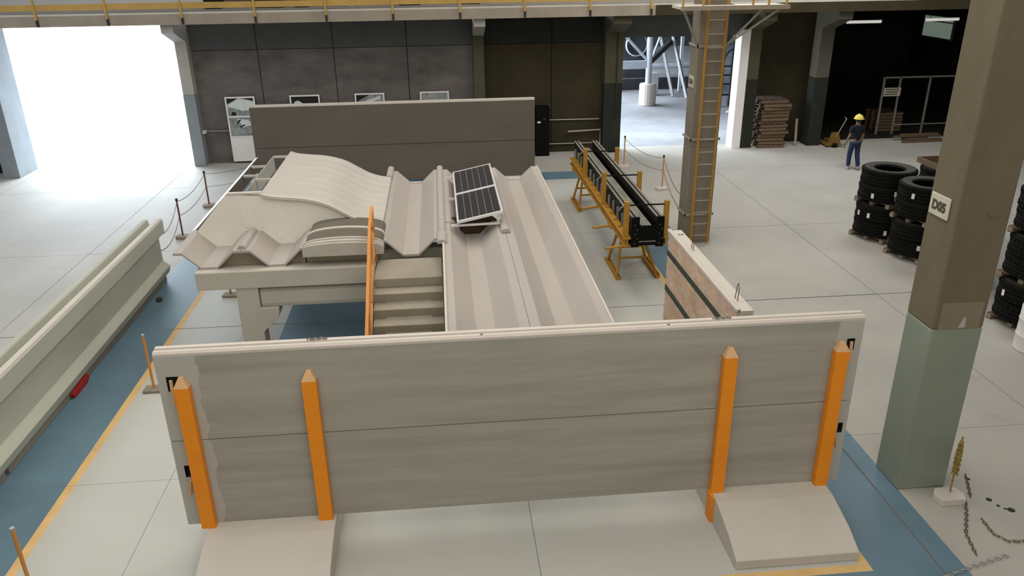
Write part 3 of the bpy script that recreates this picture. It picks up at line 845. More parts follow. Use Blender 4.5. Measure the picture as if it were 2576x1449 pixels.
# ================================================================== LEFT GUTTER BEAM
gb = thing('gutter_beam', 'long gray concrete gutter beam with a trough top lying along the blue strip', 'beam', (-6.5, 10, .16))
BP = [(-6.36, .16), (-6.32, .31), (-6.46, .43), (-6.46, .98), (-6.40, 1.05), (-6.31, 1.10), (-6.30, 1.40), (-6.33, 1.425), (-6.43, 1.425), (-6.45, 1.40), (-6.47, 1.26), (-6.60, 1.26), (-6.62, 1.40),
      (-6.64, 1.42), (-6.72, 1.42), (-6.74, 1.40), (-6.74, 1.10), (-6.62, 1.0), (-6.60, .43), (-6.74, .31), (-6.74, .16)]
part('beam', MB().prism(BP, 'y', 3.0, 17.45), 'concrete_beam', gb)
part('top_strip', MB().box(-6.43, -6.33, 3.0, 17.45, 1.425, 1.432), 'concrete_trim', gb)
for k, (y0, y1, lab) in enumerate(((3.2, 9.9, 'long timber sleeper under the near part of the gutter beam'), (10.0, 17.3, 'long timber sleeper under the far part of the gutter beam'))):
    solo('timber_sleeper', MB().box(-6.72, -6.40, y0, y1, 0, .155), 'wood_pale', lab, 'timber', 'timber sleepers under the gutter beam', .01, loc=(-6.56, (y0 + y1) / 2, 0))
solo('red_wedge', MB().prism([(12.05, .05), (12.7, .05), (12.7, .13), (12.05, .10)], 'x', -6.39, -6.33).box(-6.39, -6.33, 12.1, 12.6, 0, .05), 'red_paint', 'small red steel wedge beside the timber under the gutter beam', 'wedge', loc=(-6.36, 12.4, 0))
solo('wood_offcut', MB().lathe([(.03, 0), (.07, .03), (.06, .08), (.02, .1)], 9, (-6.2, 16.1, 0)), 'wood_dark', 'small dark lump of debris beside the gutter beam on the blue strip', 'debris', loc=(-6.2, 16.1, 0))

# ================================================================== STEEL MOULD ON TRESTLES
mo = thing('steel_mould', 'long black steel casting mould, open on top, on ochre trestles', 'mould', (4.17, 18.8, 1.12))
MX0, MX1, MY0, MY1, MZ0, MZ1 = 3.84, 4.50, 15.22, 22.45, 1.13, 1.74
part('bottom_plate', MB().box(MX0 + .12, MX1 - .12, MY0, MY1, MZ0 + .22, MZ0 + .30), 'black_steel', mo)
part('liner', MB().box(MX0 + .22, MX1 - .22, MY0 - .02, MY1, MZ0 + .30, MZ0 + .40), 'liner_steel', mo)
for s, xa in ((1, MX0), (-1, MX1 - .14)):
    part('side_wall', MB().box(xa, xa + .14, MY0, MY1, MZ0, MZ1 - .02), 'black_steel', mo)
    part('top_flange', MB().box(xa, xa + .045, MY0, MY1, MZ1 - .02, MZ1), 'worn_steel', mo)
    part('top_flange', MB().box(xa + .09, xa + .14, MY0, MY1, MZ1 - .02, MZ1), 'worn_steel', mo)
part('end_plate', MB().box(MX0 + .14, MX1 - .14, MY0 - .03, MY0, MZ0, MZ1 - .18), 'black_steel', mo)
for xa in (MX0 - .01, MX1 - .15):
    part('end_post', MB().box(xa, xa + .16, MY0 - .05, MY0, MZ0 - .03, MZ1 + .01), 'black_steel', mo)
    for k in range(5):
        part('bolt', MB().box(xa + .06 + .05 * (k % 2), xa + .075 + .05 * (k % 2), MY0 - .06, MY0 - .05, MZ0 + .05 + .1 * k, MZ0 + .065 + .1 * k), 'gray_steel', mo)
part('lower_lip', MB().box(MX0 + .15, MX1 - .15, MY0 - .05, MY0 - .03, MZ0 + .08, MZ0 + .1), 'worn_steel', mo)
for s, xo in ((-1, MX0), (1, MX1)):
    xa, xb = (xo - .15, xo) if s < 0 else (xo, xo + .12)
    cb = part('side_channel', MB().box(xa, xb, MY0 - .02, MY1 - .1, MZ0 - .02, MZ0).box(xa, xb, MY0 - .02, MY1 - .1, MZ0 + .14, MZ0 + .16).box(xa + .06, xa + .08, MY0 - .02, MY1 - .1, MZ0, MZ0 + .14), 'yellow_steel', mo)
    for k in range(15):
        y = MY0 + .3 + k * .47
        x_ = xo - .05 if s < 0 else xo + .05
        part('stiffener', MB().box(min(x_, xo), max(x_, xo), y - .02, y + .02, MZ0 + .16, MZ1 - .15), 'worn_steel', mo)
        part('stiffener', MB().box(min(x_ + s * .06, xo), max(x_ + s * .06, xo), y - .03, y + .03, MZ0 + .16, MZ0 + .2), 'yellow_steel', mo)
for y in (15.3, 17.65, 20.1):
    for x in (3.735, 4.575):
        p_ = part('clamp_post', MB().box(x - .05, x + .05, y - .045, y + .045, MZ0 + .1, 2.06), 'yellow_steel', mo)
    part('tie_rod', MB().tube([(3.68, y, 1.98), (4.63, y, 1.98)], .016, 6), 'black_steel', mo)
    part('hook', MB().tube([(3.70, y, 1.98), (3.60, y - .02, 1.94), (3.56, y - .03, 1.88)], .014, 6), 'worn_steel', mo)
for y in (15.33, 16.7, 18.15):
    part('jack_rod', MB().tube([(3.86, y + .05, 1.08), (3.30, y - .1, 1.08)], .03, 8), 'yellow_steel', mo)
def trestle(yc, lab):
    t = thing('trestle', lab, 'trestle', (4.25, yc, 0), 0, 'ochre trestles under the steel mould')
    for x, xt in ((3.80, 3.97), (4.70, 4.38)):
        part('skid', MB().box(x - .05, x + .05, yc - .64, yc + .64, 0, .05).box(x - .05, x - .035, yc - .64, yc + .64, .05, .1).box(x + .035, x + .05, yc - .64, yc + .64, .05, .1), 'yellow_steel', t)
        part('leg', MB().tube([(x, yc - .5, .05), (xt, yc - .12, 1.06)], .032, 8), 'yellow_steel', t)
        part('leg', MB().tube([(x, yc + .5, .05), (xt, yc + .12, 1.06)], .032, 8), 'yellow_steel', t)
    part('cross_bar', MB().tube([(3.86, yc - .36, .42), (4.60, yc - .36, .42)], .028, 8), 'yellow_steel', t)
    part('cross_bar', MB().tube([(3.86, yc + .36, .42), (4.60, yc + .36, .42)], .028, 8), 'yellow_steel', t)
    part('head_beam', MB().box(3.68, 4.62, yc - .16, yc + .16, 1.05, 1.11), 'yellow_steel', t)
trestle(16.7, 'near ochre trestle under the open end of the black mould')
trestle(22.0 - .25, 'far ochre trestle under the back end of the black mould')

# ================================================================== BRICK PANEL
bp_ = thing('brick_panel', 'brick-faced wall panel with two dark green bands, behind the right end of the front panels', 'wall panel', (3.98, 11, 0))
BY0, BY1 = 9.35, 12.74
part('core', MB().box(3.885, 4.10, BY0, BY1, 0, 2.30), 'concrete_white', bp_)
part('cap_ledge', MB().box(3.855, 3.92, BY0, BY1 + .02, 2.27, 2.33), 'concrete_trim', bp_, .012)
for z0, z1 in ((1.853, 1.945), (1.19, 1.292)):
    part('dark_band', MB().box(3.872, 3.885, BY0, BY1, z0, z1), 'stripe_green', bp_, label='dark green band')
bm_ = {}
def brick_mesh(k, L_):
    key = (k, round(L_, 3))
    if key not in bm_:
        bm_[key] = MB().box(-.012, 0, 0, L_, 0, .066).mesh('brick', 'brick_' + k)
    return bm_[key]
zones = [(2.265, 1.95), (1.85, 1.297), (1.185, .02)]
cnt = 0
rest = MB()
for zt, zb in zones:
    z = zt - .0755
    row = 0
    while z >= zb - .01:
        y = BY0 + (.12 if row % 2 else 0.0)
        if row % 2:
            seq = [(BY0, .112)]
        else: seq = []
        while y < BY1 - .02:
            seq.append((y, min(.238, BY1 - y - .004))); y += .25
        for y, L_ in seq:
            if L_ < .03: continue
            if cnt < 300:
                o = link('brick', brick_mesh(random.choice('aabbccd'), L_), bp_)
                o.location = (3.886 - 3.98, y - 11, z)
                cnt += 1
            else:
                rest.box(3.874, 3.886, y, y + L_, z, z + .066)
        z -= .0755; row += 1
if rest.v:
    o = part('brick_courses', rest, 'brick_a', bp_); o['kind'] = 'stuff'
for y in (12.5,):
    for dx in (0.0, .05):
        part('socket', MB().box(3.975 + dx, 4.01 + dx, y - .02, y + .02, 2.30, 2.303), 'cable_dark', bp_)
for y in (11.75, 9.72):
    part('lifting_loop', MB().tube([(3.99, y - .04, 2.28), (4.0, y - .035, 2.5), (4.0, y, 2.55), (4.0, y + .035, 2.5), (3.99, y + .06, 2.28)], .007, 6), 'chain_steel', bp_)

# ================================================================== STANCHIONS AND CHAINS
stg = 'orange chain posts around the exhibits'
sp = thing('barrier_post', 'orange barrier post with a wooden foot left of the front panels, partly behind their end', 'barrier post', (-5.08, 12.2, 0), 0, stg)
part('pole', MB().tube([(0, 0, .05), (0, 0, 1.03)], .022, 10), 'orange_rail', sp, local=True)
part('cap', MB().lathe([(.027, 1.03), (.027, 1.06), (0, 1.07)], 10), 'gray_steel', sp, local=True)
part('foot', MB().box(-.16, .16, -.11, .11, 0, .05), 'wood_pale', sp, .006, local=True)
for x, y, lab in ((-4.9, 7.4, 'orange barrier post at the bottom left corner of the picture on the orange line'),
                  (-4.72, 16.2, 'barrier post hidden behind the cap beam, only its wooden foot showing')):
    dup(sp, (x, y, 0), random.uniform(-.3, .3), lab)
def post2(m, mf, x, y, lab):
    t = thing('barrier_post', lab, 'barrier post', (x, y, 0), random.uniform(-.3, .3), stg)
    part('pole', MB().tube([(0, 0, .08), (0, 0, 1.05)], .022, 10), m, t, local=True)
    part('cap', MB().lathe([(.032, 1.02), (.034, 1.07), (.012, 1.09)], 10), 'cable_dark', t, local=True)
    part('foot', MB().prism([(-.15, -.13), (.15, -.13), (.19, 0), (.15, .13), (-.15, .13), (-.19, 0)], 'z', 0, .09), mf, t, .012, local=True)
    return t
post2('pole_backlit', 'wood_pale', -6.87, 20.25, 'dark barrier post with backlit shade in its colour beside the far end of the gutter beam')
post2('pole_backlit', 'wood_pale', -6.91, 23.05, 'dark barrier post with backlit shade in its colour farther along the bright aisle on the left')
post2('orange_rail', 'wood_pale', -5.05, 25.3, 'barrier post with a black cap in front of the tall picture board')
post2('orange_rail', 'concrete_white', 6.7, 23.05, 'orange barrier post on a white concrete foot left of the ladder column')
post2('orange_rail', 'concrete_white', 6.15, 25.9, 'orange barrier post on a white concrete foot near the yard doorway')
def sag(a, b, d, n=14):
    a = Vector(a); b = Vector(b)
    return [a.lerp(b, k / n) - Vector((0, 0, d * 4 * (k / n) * (1 - k / n))) for k in range(n + 1)]
cg = 'thin barrier chains between the posts'
def chain(pts, lab, m='chain_steel', **kw):
    kw.setdefault('r', .004); kw.setdefault('W', .026)
    c0 = pts[len(pts) // 2]
    return solo('barrier_chain', MB().chain(pts, **kw), m, lab, 'chain', cg, loc=tuple(c0))
for z, d, n_ in ((1.0, .28, 'upper'), (.62, .26, 'lower')):
    chain(sag((-6.87, 20.25, z), (-6.91, 23.05, z), d * .5), '%s chain between the two dark barrier posts in the bright aisle' % n_)
    chain(sag((-6.87, 20.25, z), (-6.6, 17.6, z), d), '%s chain from the dark barrier post down to the gutter beam' % n_)
    chain(sag((-6.91, 23.05, z), (-5.05, 25.3, z), d * .5), '%s chain from the farther aisle post toward the picture board' % n_)
    chain(sag((6.15, 25.9, z), (6.7, 23.05, z), d * .6), '%s chain between the two posts by the yard doorway' % n_)
    chain(sag((6.7, 23.0, z), (6.1, 18.9, z), d * .8), '%s chain from the aisle post to the ladder column' % n_)
# loose post with a bundle of chain by the big column
lp = thing('barrier_post', 'thin leaning barrier post on a concrete foot by the green column, wrapped in chain', 'barrier post', (6.5, 8.0, 0), 0, None)
part('foot', MB().prism([(-.16, -.13), (.16, -.13), (.2, -.02), (.16, .13), (-.12, .14), (-.2, .03)], 'z', 0, .11), 'concrete_white', lp, .012, local=True)
part('pole', MB().tube([(0.03, .03, .1), (-.03, -.03, 1.02)], .012, 8), 'chain_yellow', lp, local=True)
bmb = MB()
for k in range(7):
    a = k * .9
    o_ = Vector((.022 * math.cos(a), .022 * math.sin(a), 0))
    bmb.chain([Vector((-.025, -.025, .97)) + o_ * .6, Vector((0, .0, .7)) + o_ * 1.4, Vector((.025, .02, .38 + .05 * (k % 3))) + o_ * 1.2], .04, L=.045, W=.03, r=.006)
part('chain_bundle', bmb, 'chain_yellow', lp, local=True, label='rusty chain wound around the pole')
def floorpts(l): return [(x, y, .014) for x, y in l]
chain(floorpts([(6.74, 8.0), (6.6, 7.75), (6.33, 7.35), (6.22, 6.99)]), 'rusty chain lying from the leaning post along the floor toward the blue strip', 'chain_steel', step=.06, L=.065, W=.038, r=.007)
chain(floorpts([(6.7, 7.62), (6.66, 7.3), (6.76, 7.15), (6.95, 7.13), (7.3, 7.2)]), 'curved chain lying on the floor at the right edge', 'chain_steel', step=.06, L=.065, W=.038, r=.007)
chain(floorpts([(5.4, 6.6), (5.98, 6.77), (6.6, 6.93)]), 'straight chain crossing the blue strip corner at bottom right', 'gray_steel', step=.06, L=.065, W=.038, r=.007)
chain(floorpts([(7.08, 8.52), (6.95, 8.25), (6.83, 8.02)]), 'short piece of chain on the floor right of the leaning post', 'chain_steel', step=.06, L=.065, W=.038, r=.007)
for k, (x, y, r) in enumerate(((7.05, 7.95, .04), (7.09, 7.82, .025), (7.2, 7.72, .05), (7.14, 7.75, .02), (7.05, 8.4, .03))):
    solo('floor_stain', MB().lathe([(0, .004), (r * .7, .004), (r, 0.0005)], 9, (x, y, 0)), 'cable_dark', '%s black blot on the floor right of the leaning post' % ['round middle-sized', 'tiny upper', 'largest', 'smallest', 'thin far'][k], 'stain', 'black blots on the floor', loc=(x, y, 0))

# ================================================================== LADDER AND PLATFORM
ld = thing('ladder', 'tall orange fixed ladder on the front of the concrete column', 'ladder', (6.29, 18.1, 0))
for x in (6.07, 6.49):
    part('rail', MB().box(x - .02, x + .02, 18.06, 18.13, .05, 6.6), 'yellow_steel', ld)
for k in range(20):
    part('rung', MB().tube([(6.08, 18.095, .25 + .3 * k), (6.48, 18.095, .25 + .3 * k)], .014, 8), 'pipe_gray', ld, smooth=True)
for z in (.72, 2.6, 4.75):
    part('band', MB().box(5.92, 6.64, 18.24, 18.27, z, z + .05).box(5.92, 5.947, 18.24, 18.9, z, z + .05).box(6.623, 6.65, 18.24, 18.9, z, z + .05), 'pipe_gray', ld)
    for x in (6.07, 6.49): part('bracket', MB().box(x - .015, x + .015, 18.13, 18.25, z, z + .04), 'yellow_steel', ld)
pf = thing('ladder_platform', 'small steel platform with braces at the top of the ladder column', 'platform', (6.4, 17.9, 5.6))
part('deck', MB().box(5.27, 5.93, 17.5, 18.25, 5.62, 5.68).box(6.64, 7.65, 17.5, 18.25, 5.62, 5.68).box(5.93, 6.64, 17.5, 17.95, 5.62, 5.68), 'deck_top', pf)
part('edge_beam', MB().box(5.25, 7.67, 17.47, 17.5, 5.6, 5.69), 'beam_concrete', pf)
for x in (5.3, 5.75, 6.85, 7.2, 7.6):
    part('rail_post', MB().box(x - .02, x + .02, 17.5, 17.54, 5.68, 6.7), 'ochre_steel', pf)
part('guard_rail', MB().box(5.27, 7.65, 17.5, 17.54, 6.2, 6.25), 'ochre_steel', pf)
for xa, xb in ((5.35, 5.93), (7.5, 6.64), (7.1, 6.64)):
    part('brace', MB().bar((xa, 17.6, 5.6), (xb, 18.3, 4.8), .04), 'pipe_gray', pf)

# ================================================================== TYRES ON PALLETS
def tyre_proto(R, h):
    t = thing('tyre', 'x', 'tyre', (0, 0, 0))
    ri = R * .55
    tp = [(R - .035, 0), (R - .008, .02)]
    nb = 4
    z = .03
    gw = (h - .06) / (nb * 5 - 1)
    for k in range(nb):
        tp += [(R, z), (R, z + 4 * gw)]
        if k < nb - 1: tp += [(R - .022, z + 4 * gw + .002), (R - .022, z + 5 * gw - .002)]
        z += 5 * gw
    tp += [(R - .008, h - .02), (R - .035, h)]
    full = tp + [(R - .16, h + .006), (ri + .03, h - .02), (ri, h - .05), (ri + .02, h - .09), (R - .09, h * .5), (ri + .02, .09), (ri, .05), (ri + .03, .02), (R - .16, -.0)]
    carc = MB().lathe(full, 48, (0, 0, 0), closed=True)
    part('carcass', carc, 'rubber', t, smooth=True, local=True)
    sw = MB().lathe([(R - .05, h + .003), (R - .16, h + .010), (ri + .03, h - .014), (ri + .035, h - .018), (R - .16, h + .004), (R - .06, h - .004)], 48, (0, 0, 0), closed=True)
    part('sidewall', sw, 'rubber_top', t, smooth=True, local=True)
    lug = MB()
    for k in range(36):
        a = 2 * PI * k / 36
        c, s = math.cos(a), math.sin(a)
        for z0, z1 in ((.03, .10), (h - .10, h - .03)):
            p = Vector((c * (R - .004), s * (R - .004), 0)); tdir = Vector((-s, c, 0)) * .028; rd = Vector((c, s, 0)) * .016
            vs = []
            for zz in (z0, z1):
                vs += [p - tdir + Vector((0, 0, zz)), p + tdir + Vector((0, 0, zz)), p + tdir + rd + Vector((0, 0, zz)), p - tdir + rd + Vector((0, 0, zz))]
            lug.add(vs, [(0, 3, 2, 1), (4, 5, 6, 7), (0, 1, 5, 4), (1, 2, 6, 5), (2, 3, 7, 6), (3, 0, 4, 7)])
    o = part('tread_lugs', lug, 'rubber', t, local=True); o['kind'] = 'stuff'
    return t
TR, TH = .63, .375
ty0 = tyre_proto(TR, TH)
ty_used = [False]
def tyre(x, y, z, lab):
    if not ty_used[0]:
        ty_used[0] = True
        ty0.location = (x, y, z); ty0['label'] = lab; ty0['group'] = 'big tyres stacked on pallets'
        ty0.rotation_euler = (0, 0, random.uniform(0, 6))
        return ty0
    return dup(ty0, (x, y, z), random.uniform(0, 6), lab, 'big tyres stacked on pallets')
def pallet_proto(mw='wood', mp='wood_pale'):
    t = thing('pallet', 'x', 'pallet', (0, 0, 0))
    for k in range(5):
        a = -.43 + k * .215
        part('deck_board', MB().box(a - .065, a + .065, -.50, .50, .10, .122), mw, t, local=True)
    for a in (-.45, 0, .45):
        part('runner', MB().box(-.51, .51, a - .05, a + .05, .02, .10), mp, t, local=True)
        part('bottom_board', MB().box(-.50, .50, a - .05, a + .05, 0, .02), mw, t, local=True)
    return t
pl0 = pallet_proto(); pl_used = [False]
def pallet(x, y, z, rz, lab):
    if not pl_used[0]:
        pl_used[0] = True
        pl0.location = (x, y, z); pl0.rotation_euler = (0, 0, rz); pl0['label'] = lab; pl0['group'] = 'pallets under the tyres'
        return pl0
    return dup(pl0, (x, y, z), rz, lab, 'pallets under the tyres')
ordn = ['lowest', 'second', 'third', 'fourth', 'fifth', 'sixth']
def stack(x, y, nl, where, rz=.42, tags=()):
    top = nl * 2 - 1
    for l in range(nl):
        z0 = l * (.122 + 2 * (TH + .016))
        pallet(x, y, z0, rz, '%s pallet of the %s' % (['bottom', 'second', 'third'][l], where))
        for k in range(2):
            i = l * 2 + k
            nm = 'topmost' if i == top else ordn[i]
            t = tyre(x + random.uniform(-.015, .015), y + random.uniform(-.015, .015), z0 + .126 + k * (TH + .016), '%s black tyre of the %s' % (nm, where))
            for (li, ki, ang, hh) in tags:
                if li == l and ki == k:
                    r = t.rotation_euler[2]
                    d = ang - r
                    c, s = math.cos(d), math.sin(d)
                    p = Vector((c, s, 0)) * (TR + .02); td = Vector((-s, c, 0)) * .035
                    mbt = MB().add([p - td + Vector((0, 0, hh)), p + td + Vector((0, 0, hh)), p + td + Vector((0, 0, hh + .12)), p - td + Vector((0, 0, hh + .12))] +
                                   [q * 1.0 for q in [p * 1.006 - td + Vector((0, 0, hh)), p * 1.006 + td + Vector((0, 0, hh)), p * 1.006 + td + Vector((0, 0, hh + .12)), p * 1.006 - td + Vector((0, 0, hh + .12))]],
                                   [(0, 1, 2, 3), (7, 6, 5, 4), (0, 4, 5, 1), (1, 5, 6, 2), (2, 6, 7, 3), (3, 7, 4, 0)])
                    part('paper_tag', mbt, 'paper', t, local=True)
stack(11.02, 18.15, 2, 'tyre stack nearest the walking man, left of column D05', tags=[(1, 0, -1.75, .2), (1, 0, -2.55, .1), (0, 0, -1.9, .1), (0, 1, -2.6, .1)])
stack(11.17, 16.72, 2, 'tyre stack half hidden by column D05, second from the left', .35, tags=[(1, 0, -1.9, .12), (0, 0, -2.1, .2), (1, 1, -2.6, .1)])
stack(11.3, 15.35, 2, 'tyre stack right behind column D05', .3, tags=[(0, 1, -2.6, .1), (0, 0, -2.65, .15)])
stack(12.45, 18.0, 2, 'tyre stack at the back under the upturned wooden crate', .2)
stack(11.25, 12.95, 3, 'tall tyre stack at the right edge beyond column D05', .3, tags=[(2, 0, -2.3, .2), (1, 0, -2.35, .2), (0, 0, -2.3, .2)])
stack(12.65, 14.3, 3, 'tall tyre stack at the back of the right edge', .3)
cr_ = thing('wooden_crate', 'shallow wooden crate on top of the rear tyre stack', 'crate', (12.45, 18.0, 1.825))
for (a, b, c, d) in ((-.55, .55, -.5, -.46), (-.55, .55, .46, .5), (-.55, -.51, -.46, .46), (.51, .55, -.46, .46)):
    part('board', MB().box(12.45 + a, 12.45 + b, 18 + c, 18 + d, 1.825, 1.96), 'wood', cr_)
part('slat', MB().box(11.9, 13.0, 17.46, 17.50, 1.96, 2.0), 'wood', cr_)
dr = thing('drum', 'white plastic drum with red lettering at the right edge in front of the tyres', 'drum', (10.56, 11.9, 0))
part('body', MB().lathe([(.28, 0), (.30, .02), (.30, .28), (.31, .30), (.30, .32), (.30, .58), (.31, .60), (.30, .62), (.30, .84), (.27, .88)], 32, (10.56, 11.9, 0)), 'drum_white', dr, smooth=True)
part('lid', MB().lathe([(.285, .88), (.285, .91), (.05, .915)], 32, (10.56, 11.9, 0)), 'drum_white', dr, smooth=True)
text('TO', .075, 'red_paint', (-.205, -.222, .2), (PI / 2, 0, math.radians(-43)), dr, .006)

# ================================================================== PERSON
def skin_obj(name, verts, edges, rad, m, parent, levels=2, root=0):
    me = bpy.data.meshes.new(name)
    me.from_pydata(verts, edges, [])
    me.materials.append(M[m])
    o = link(name, me, parent)
    sk = o.modifiers.new('skin', 'SKIN'); sk.use_smooth_shade = True
    sv = me.skin_vertices[0].data
    for i, r in enumerate(rad):
        sv[i].radius = (r, r) if not isinstance(r, tuple) else r
        sv[i].use_root = (i == root)
    ss = o.modifiers.new('subd', 'SUBSURF'); ss.levels = levels; ss.render_levels = levels
    return o
man = thing('person', 'man walking away in a yellow helmet, dark shirt and blue jeans', 'person', (13.6, 24.65, 0), .12)
V = [(0, 0, .93), (0, -.005, 1.08), (0, 0, 1.28), (0, 0, 1.42), (0, .012, 1.50), (0, .02, 1.585),        # 0-5 pelvis..head low
     (0, .02, 1.66),                                                                                     # 6 head
     (-.10, 0, .90), (-.115, .06, .50), (-.13, .02, .10), (-.135, .12, .04),                             # 7-10 left leg
     (.10, 0, .90), (.11, -.03, .50), (.10, -.19, .11), (.11, -.11, .05),                                # 11-14 right leg
     (-.19, 0, 1.39), (-.27, -.02, 1.12), (-.33, .04, .89), (-.345, .06, .82),                           # 15-18 left arm
     (.19, 0, 1.39), (.25, .0, 1.11), (.27, .08, .88), (.272, .10, .81)]                                 # 19-22 right arm
Ed = [(0, 1), (1, 2), (2, 3), (3, 4), (4, 5), (5, 6), (0, 7), (7, 8), (8, 9), (9, 10), (0, 11), (11, 12), (12, 13), (13, 14), (3, 15), (15, 16), (16, 17), (17, 18), (3, 19), (19, 20), (20, 21), (21, 22)]
Rd = [.13, .12, .135, .10, .055, .085, .10, .085, .058, .042, .035, .085, .058, .042, .035, .055, .042, .032, .036, .055, .042, .032, .036]
skin_obj('body', V, Ed, Rd, 'skin', man)
skin_obj('shirt', [(0, 0, .90), (0, 0, 1.08), (0, 0, 1.28), (0, 0, 1.41), (-.19, 0, 1.40), (-.255, -.015, 1.19), (.19, 0, 1.40), (.24, 0, 1.18), (0, .01, 1.47)],
         [(0, 1), (1, 2), (2, 3), (3, 4), (4, 5), (3, 6), (6, 7), (3, 8)], [(.165, .13), (.155, .125), (.175, .14), (.13, .115), .075, .068, .075, .068, .07], 'shirt_navy', man)
skin_obj('jeans', [(0, 0, .96), (-.10, 0, .86), (-.115, .06, .50), (-.13, .025, .10), (.10, 0, .86), (.11, -.03, .50), (.10, -.185, .12)],
         [(0, 1), (1, 2), (2, 3), (0, 4), (4, 5), (5, 6)], [(.15, .13), .105, .082, .072, .105, .082, .072], 'jeans', man)
for s, V0 in ((-1, (-.132, .03, 0)), (1, (.105, -.17, .03))):
    x, y, z = V0
    part('shoe', MB().prism([(x - .045, y - .08), (x + .045, y - .08), (x + .055, y + .1), (x + .03, y + .19), (x - .03, y + .19), (x - .055, y + .1)], 'z', z, z + .085), 'shoe', man, .02, local=True)
# fingers and thumb
for (wx, wy, wz, s) in ((-.345, .06, .82, -1), (.272, .10, .81, 1)):
    hb = MB()
    for k in range(4):
        yy = wy - .028 + k * .019
        ln = (.062, .075, .072, .055)[k]
        hb.tube([(wx, yy, wz - .01), (wx + .004 * s, yy + .004, wz - .045), (wx - .006 * s, yy + .008, wz - .045 - ln)], [.0105, .0095, .007], 6)
    hb.tube([(wx - .01 * s, wy + .03, wz + .03), (wx - .02 * s, wy + .05, wz - .01), (wx - .02 * s, wy + .055, wz - .045)], [.013, .011, .008], 6)
    part('hand', hb, 'skin', man, smooth=True, local=True)
# head features, hair, helmet
fc = MB().tube([(0, .105, 1.66), (0, .13, 1.635), (0, .105, 1.62)], [.012, .018, .012], 6)
fc.lathe([(0, 0), (.012, .004), (0, .008)], 8, (-.035, .105, 1.665)).lathe([(0, 0), (.012, .004), (0, .008)], 8, (.035, .105, 1.665))
fc.box(-.03, .03, .100, .112, 1.585, 1.592)
for s in (-1, 1): fc.tube([(s * .098, .0, 1.69), (s * .115, -.01, 1.66), (s * .1, .0, 1.62)], [.012, .018, .01], 6)
part('face', fc, 'skin', man, smooth=True, local=True)
part('hair', MB().lathe([(.07, -.075), (.095, -.05), (.107, .0), (.10, .05)], 18, (0, -.008, 1.655)), 'hair', man, smooth=True, local=True)
hm = MB().lathe([(.165, .0), (.168, .012), (.14, .02), (.138, .05), (.12, .095), (.08, .13), (.03, .145), (0, .147)], 24, (0, .015, 1.665))
hm.tube([(0, -.12, 1.69), (0, -.07, 1.795), (0, .02, 1.822), (0, .10, 1.79)], .014, 6)
part('helmet', hm, 'helmet_yellow', man, smooth=True, local=True)

# ================================================================== PICTURE BOARDS ON THE BACK WALL
def board(x0, x1, lab, posters):
    t = thing('picture_board', lab, 'picture board', ((x0 + x1) / 2, 28.4, .07), 0, 'picture boards leaning on the back wall')
    part('backing', MB().box(x0, x1, 28.40, 28.46, .07, 2.33), 'cable_dark', t)
    for a, b in ((x0, x0 + .05), (x1 - .05, x1)): part('frame_bar', MB().box(a, b, 28.37, 28.40, .07, 2.33), 'white_paint', t)
    for z in (.07, .92, 1.62, 2.28): part('frame_bar', MB().box(x0 + .05, x1 - .05, 28.37, 28.40, z, z + .05), 'white_paint', t)
    part('blank_sheet', MB().box(x0 + .05, x1 - .05, 28.385, 28.40, .12, .92), 'white_paint', t)
    for i, (z0, z1) in enumerate(((1.67, 2.28), (.97, 1.62))):
        p_ = part('print', MB().box(x0 + .05, x1 - .05, 28.39, 28.40, z0, z1), posters[i][0], t)
        for poly, m in posters[i][1]:
            part('print_area', MB().prism([(x0 + .05 + u * (x1 - x0 - .1), z0 + v_ * (z1 - z0)) for u, v_ in poly], 'y', 28.386, 28.39), m, p_)
board(-7.4, -6.39, 'tall picture board at the left with a gray photograph of a pale pyramid roof', [
    ('print_mid', [([(0, .55), (.06, .66), (.42, .98), (1, .8), (1, .35), (.55, .28)], 'print_pale'), ([(0, .68), (0, 1), (.45, 1)], 'print_dark'), ([(.6, 1), (1, 1), (1, .82)], 'print_dark'),
                   ([(.1, .05), (.28, .02), (.3, .2), (.15, .25)], 'print_dark')]),
    ('print_mid', [([(.3, .95), (.7, .85), (.9, .6), (.5, .45)], 'print_pale'), ([(.25, .7), (.4, .9), (.45, .86), (.3, .66)], 'print_dark'), ([(.35, .5), (.55, .62), (.58, .57), (.38, .45)], 'print_dark'), ([(.75, .1), (.95, .4), (1, .35), (.8, .05)], 'print_dark')])])
board(-5.2, -4.17, 'picture board with a dark night view, second from the left', [('print_dark', [([(.08, .3), (.1, .7), (.25, .78), (.42, .6), (.3, .4), (.2, .2)], 'print_pale'), ([(.4, .3), (.8, .42), (.8, .38), (.4, .25)], 'print_mid')]), ('print_mid', [])])
board(-2.96, -1.93, 'picture board with a diagonal pale stripe, third from the left', [('print_mid', [([(0, .3), (.9, .75), (.9, .92), (0, .5)], 'print_pale'), ([(0, .6), (.5, 1), (0, 1)], 'print_dark')]), ('print_dark', [])])
board(-.69, .33, 'picture board with a plain gray print, rightmost of the four', [('print_mid', [([(.05, .1), (.95, .1), (.95, .9), (.05, .9)], 'print_mid')]), ('print_mid', [])])

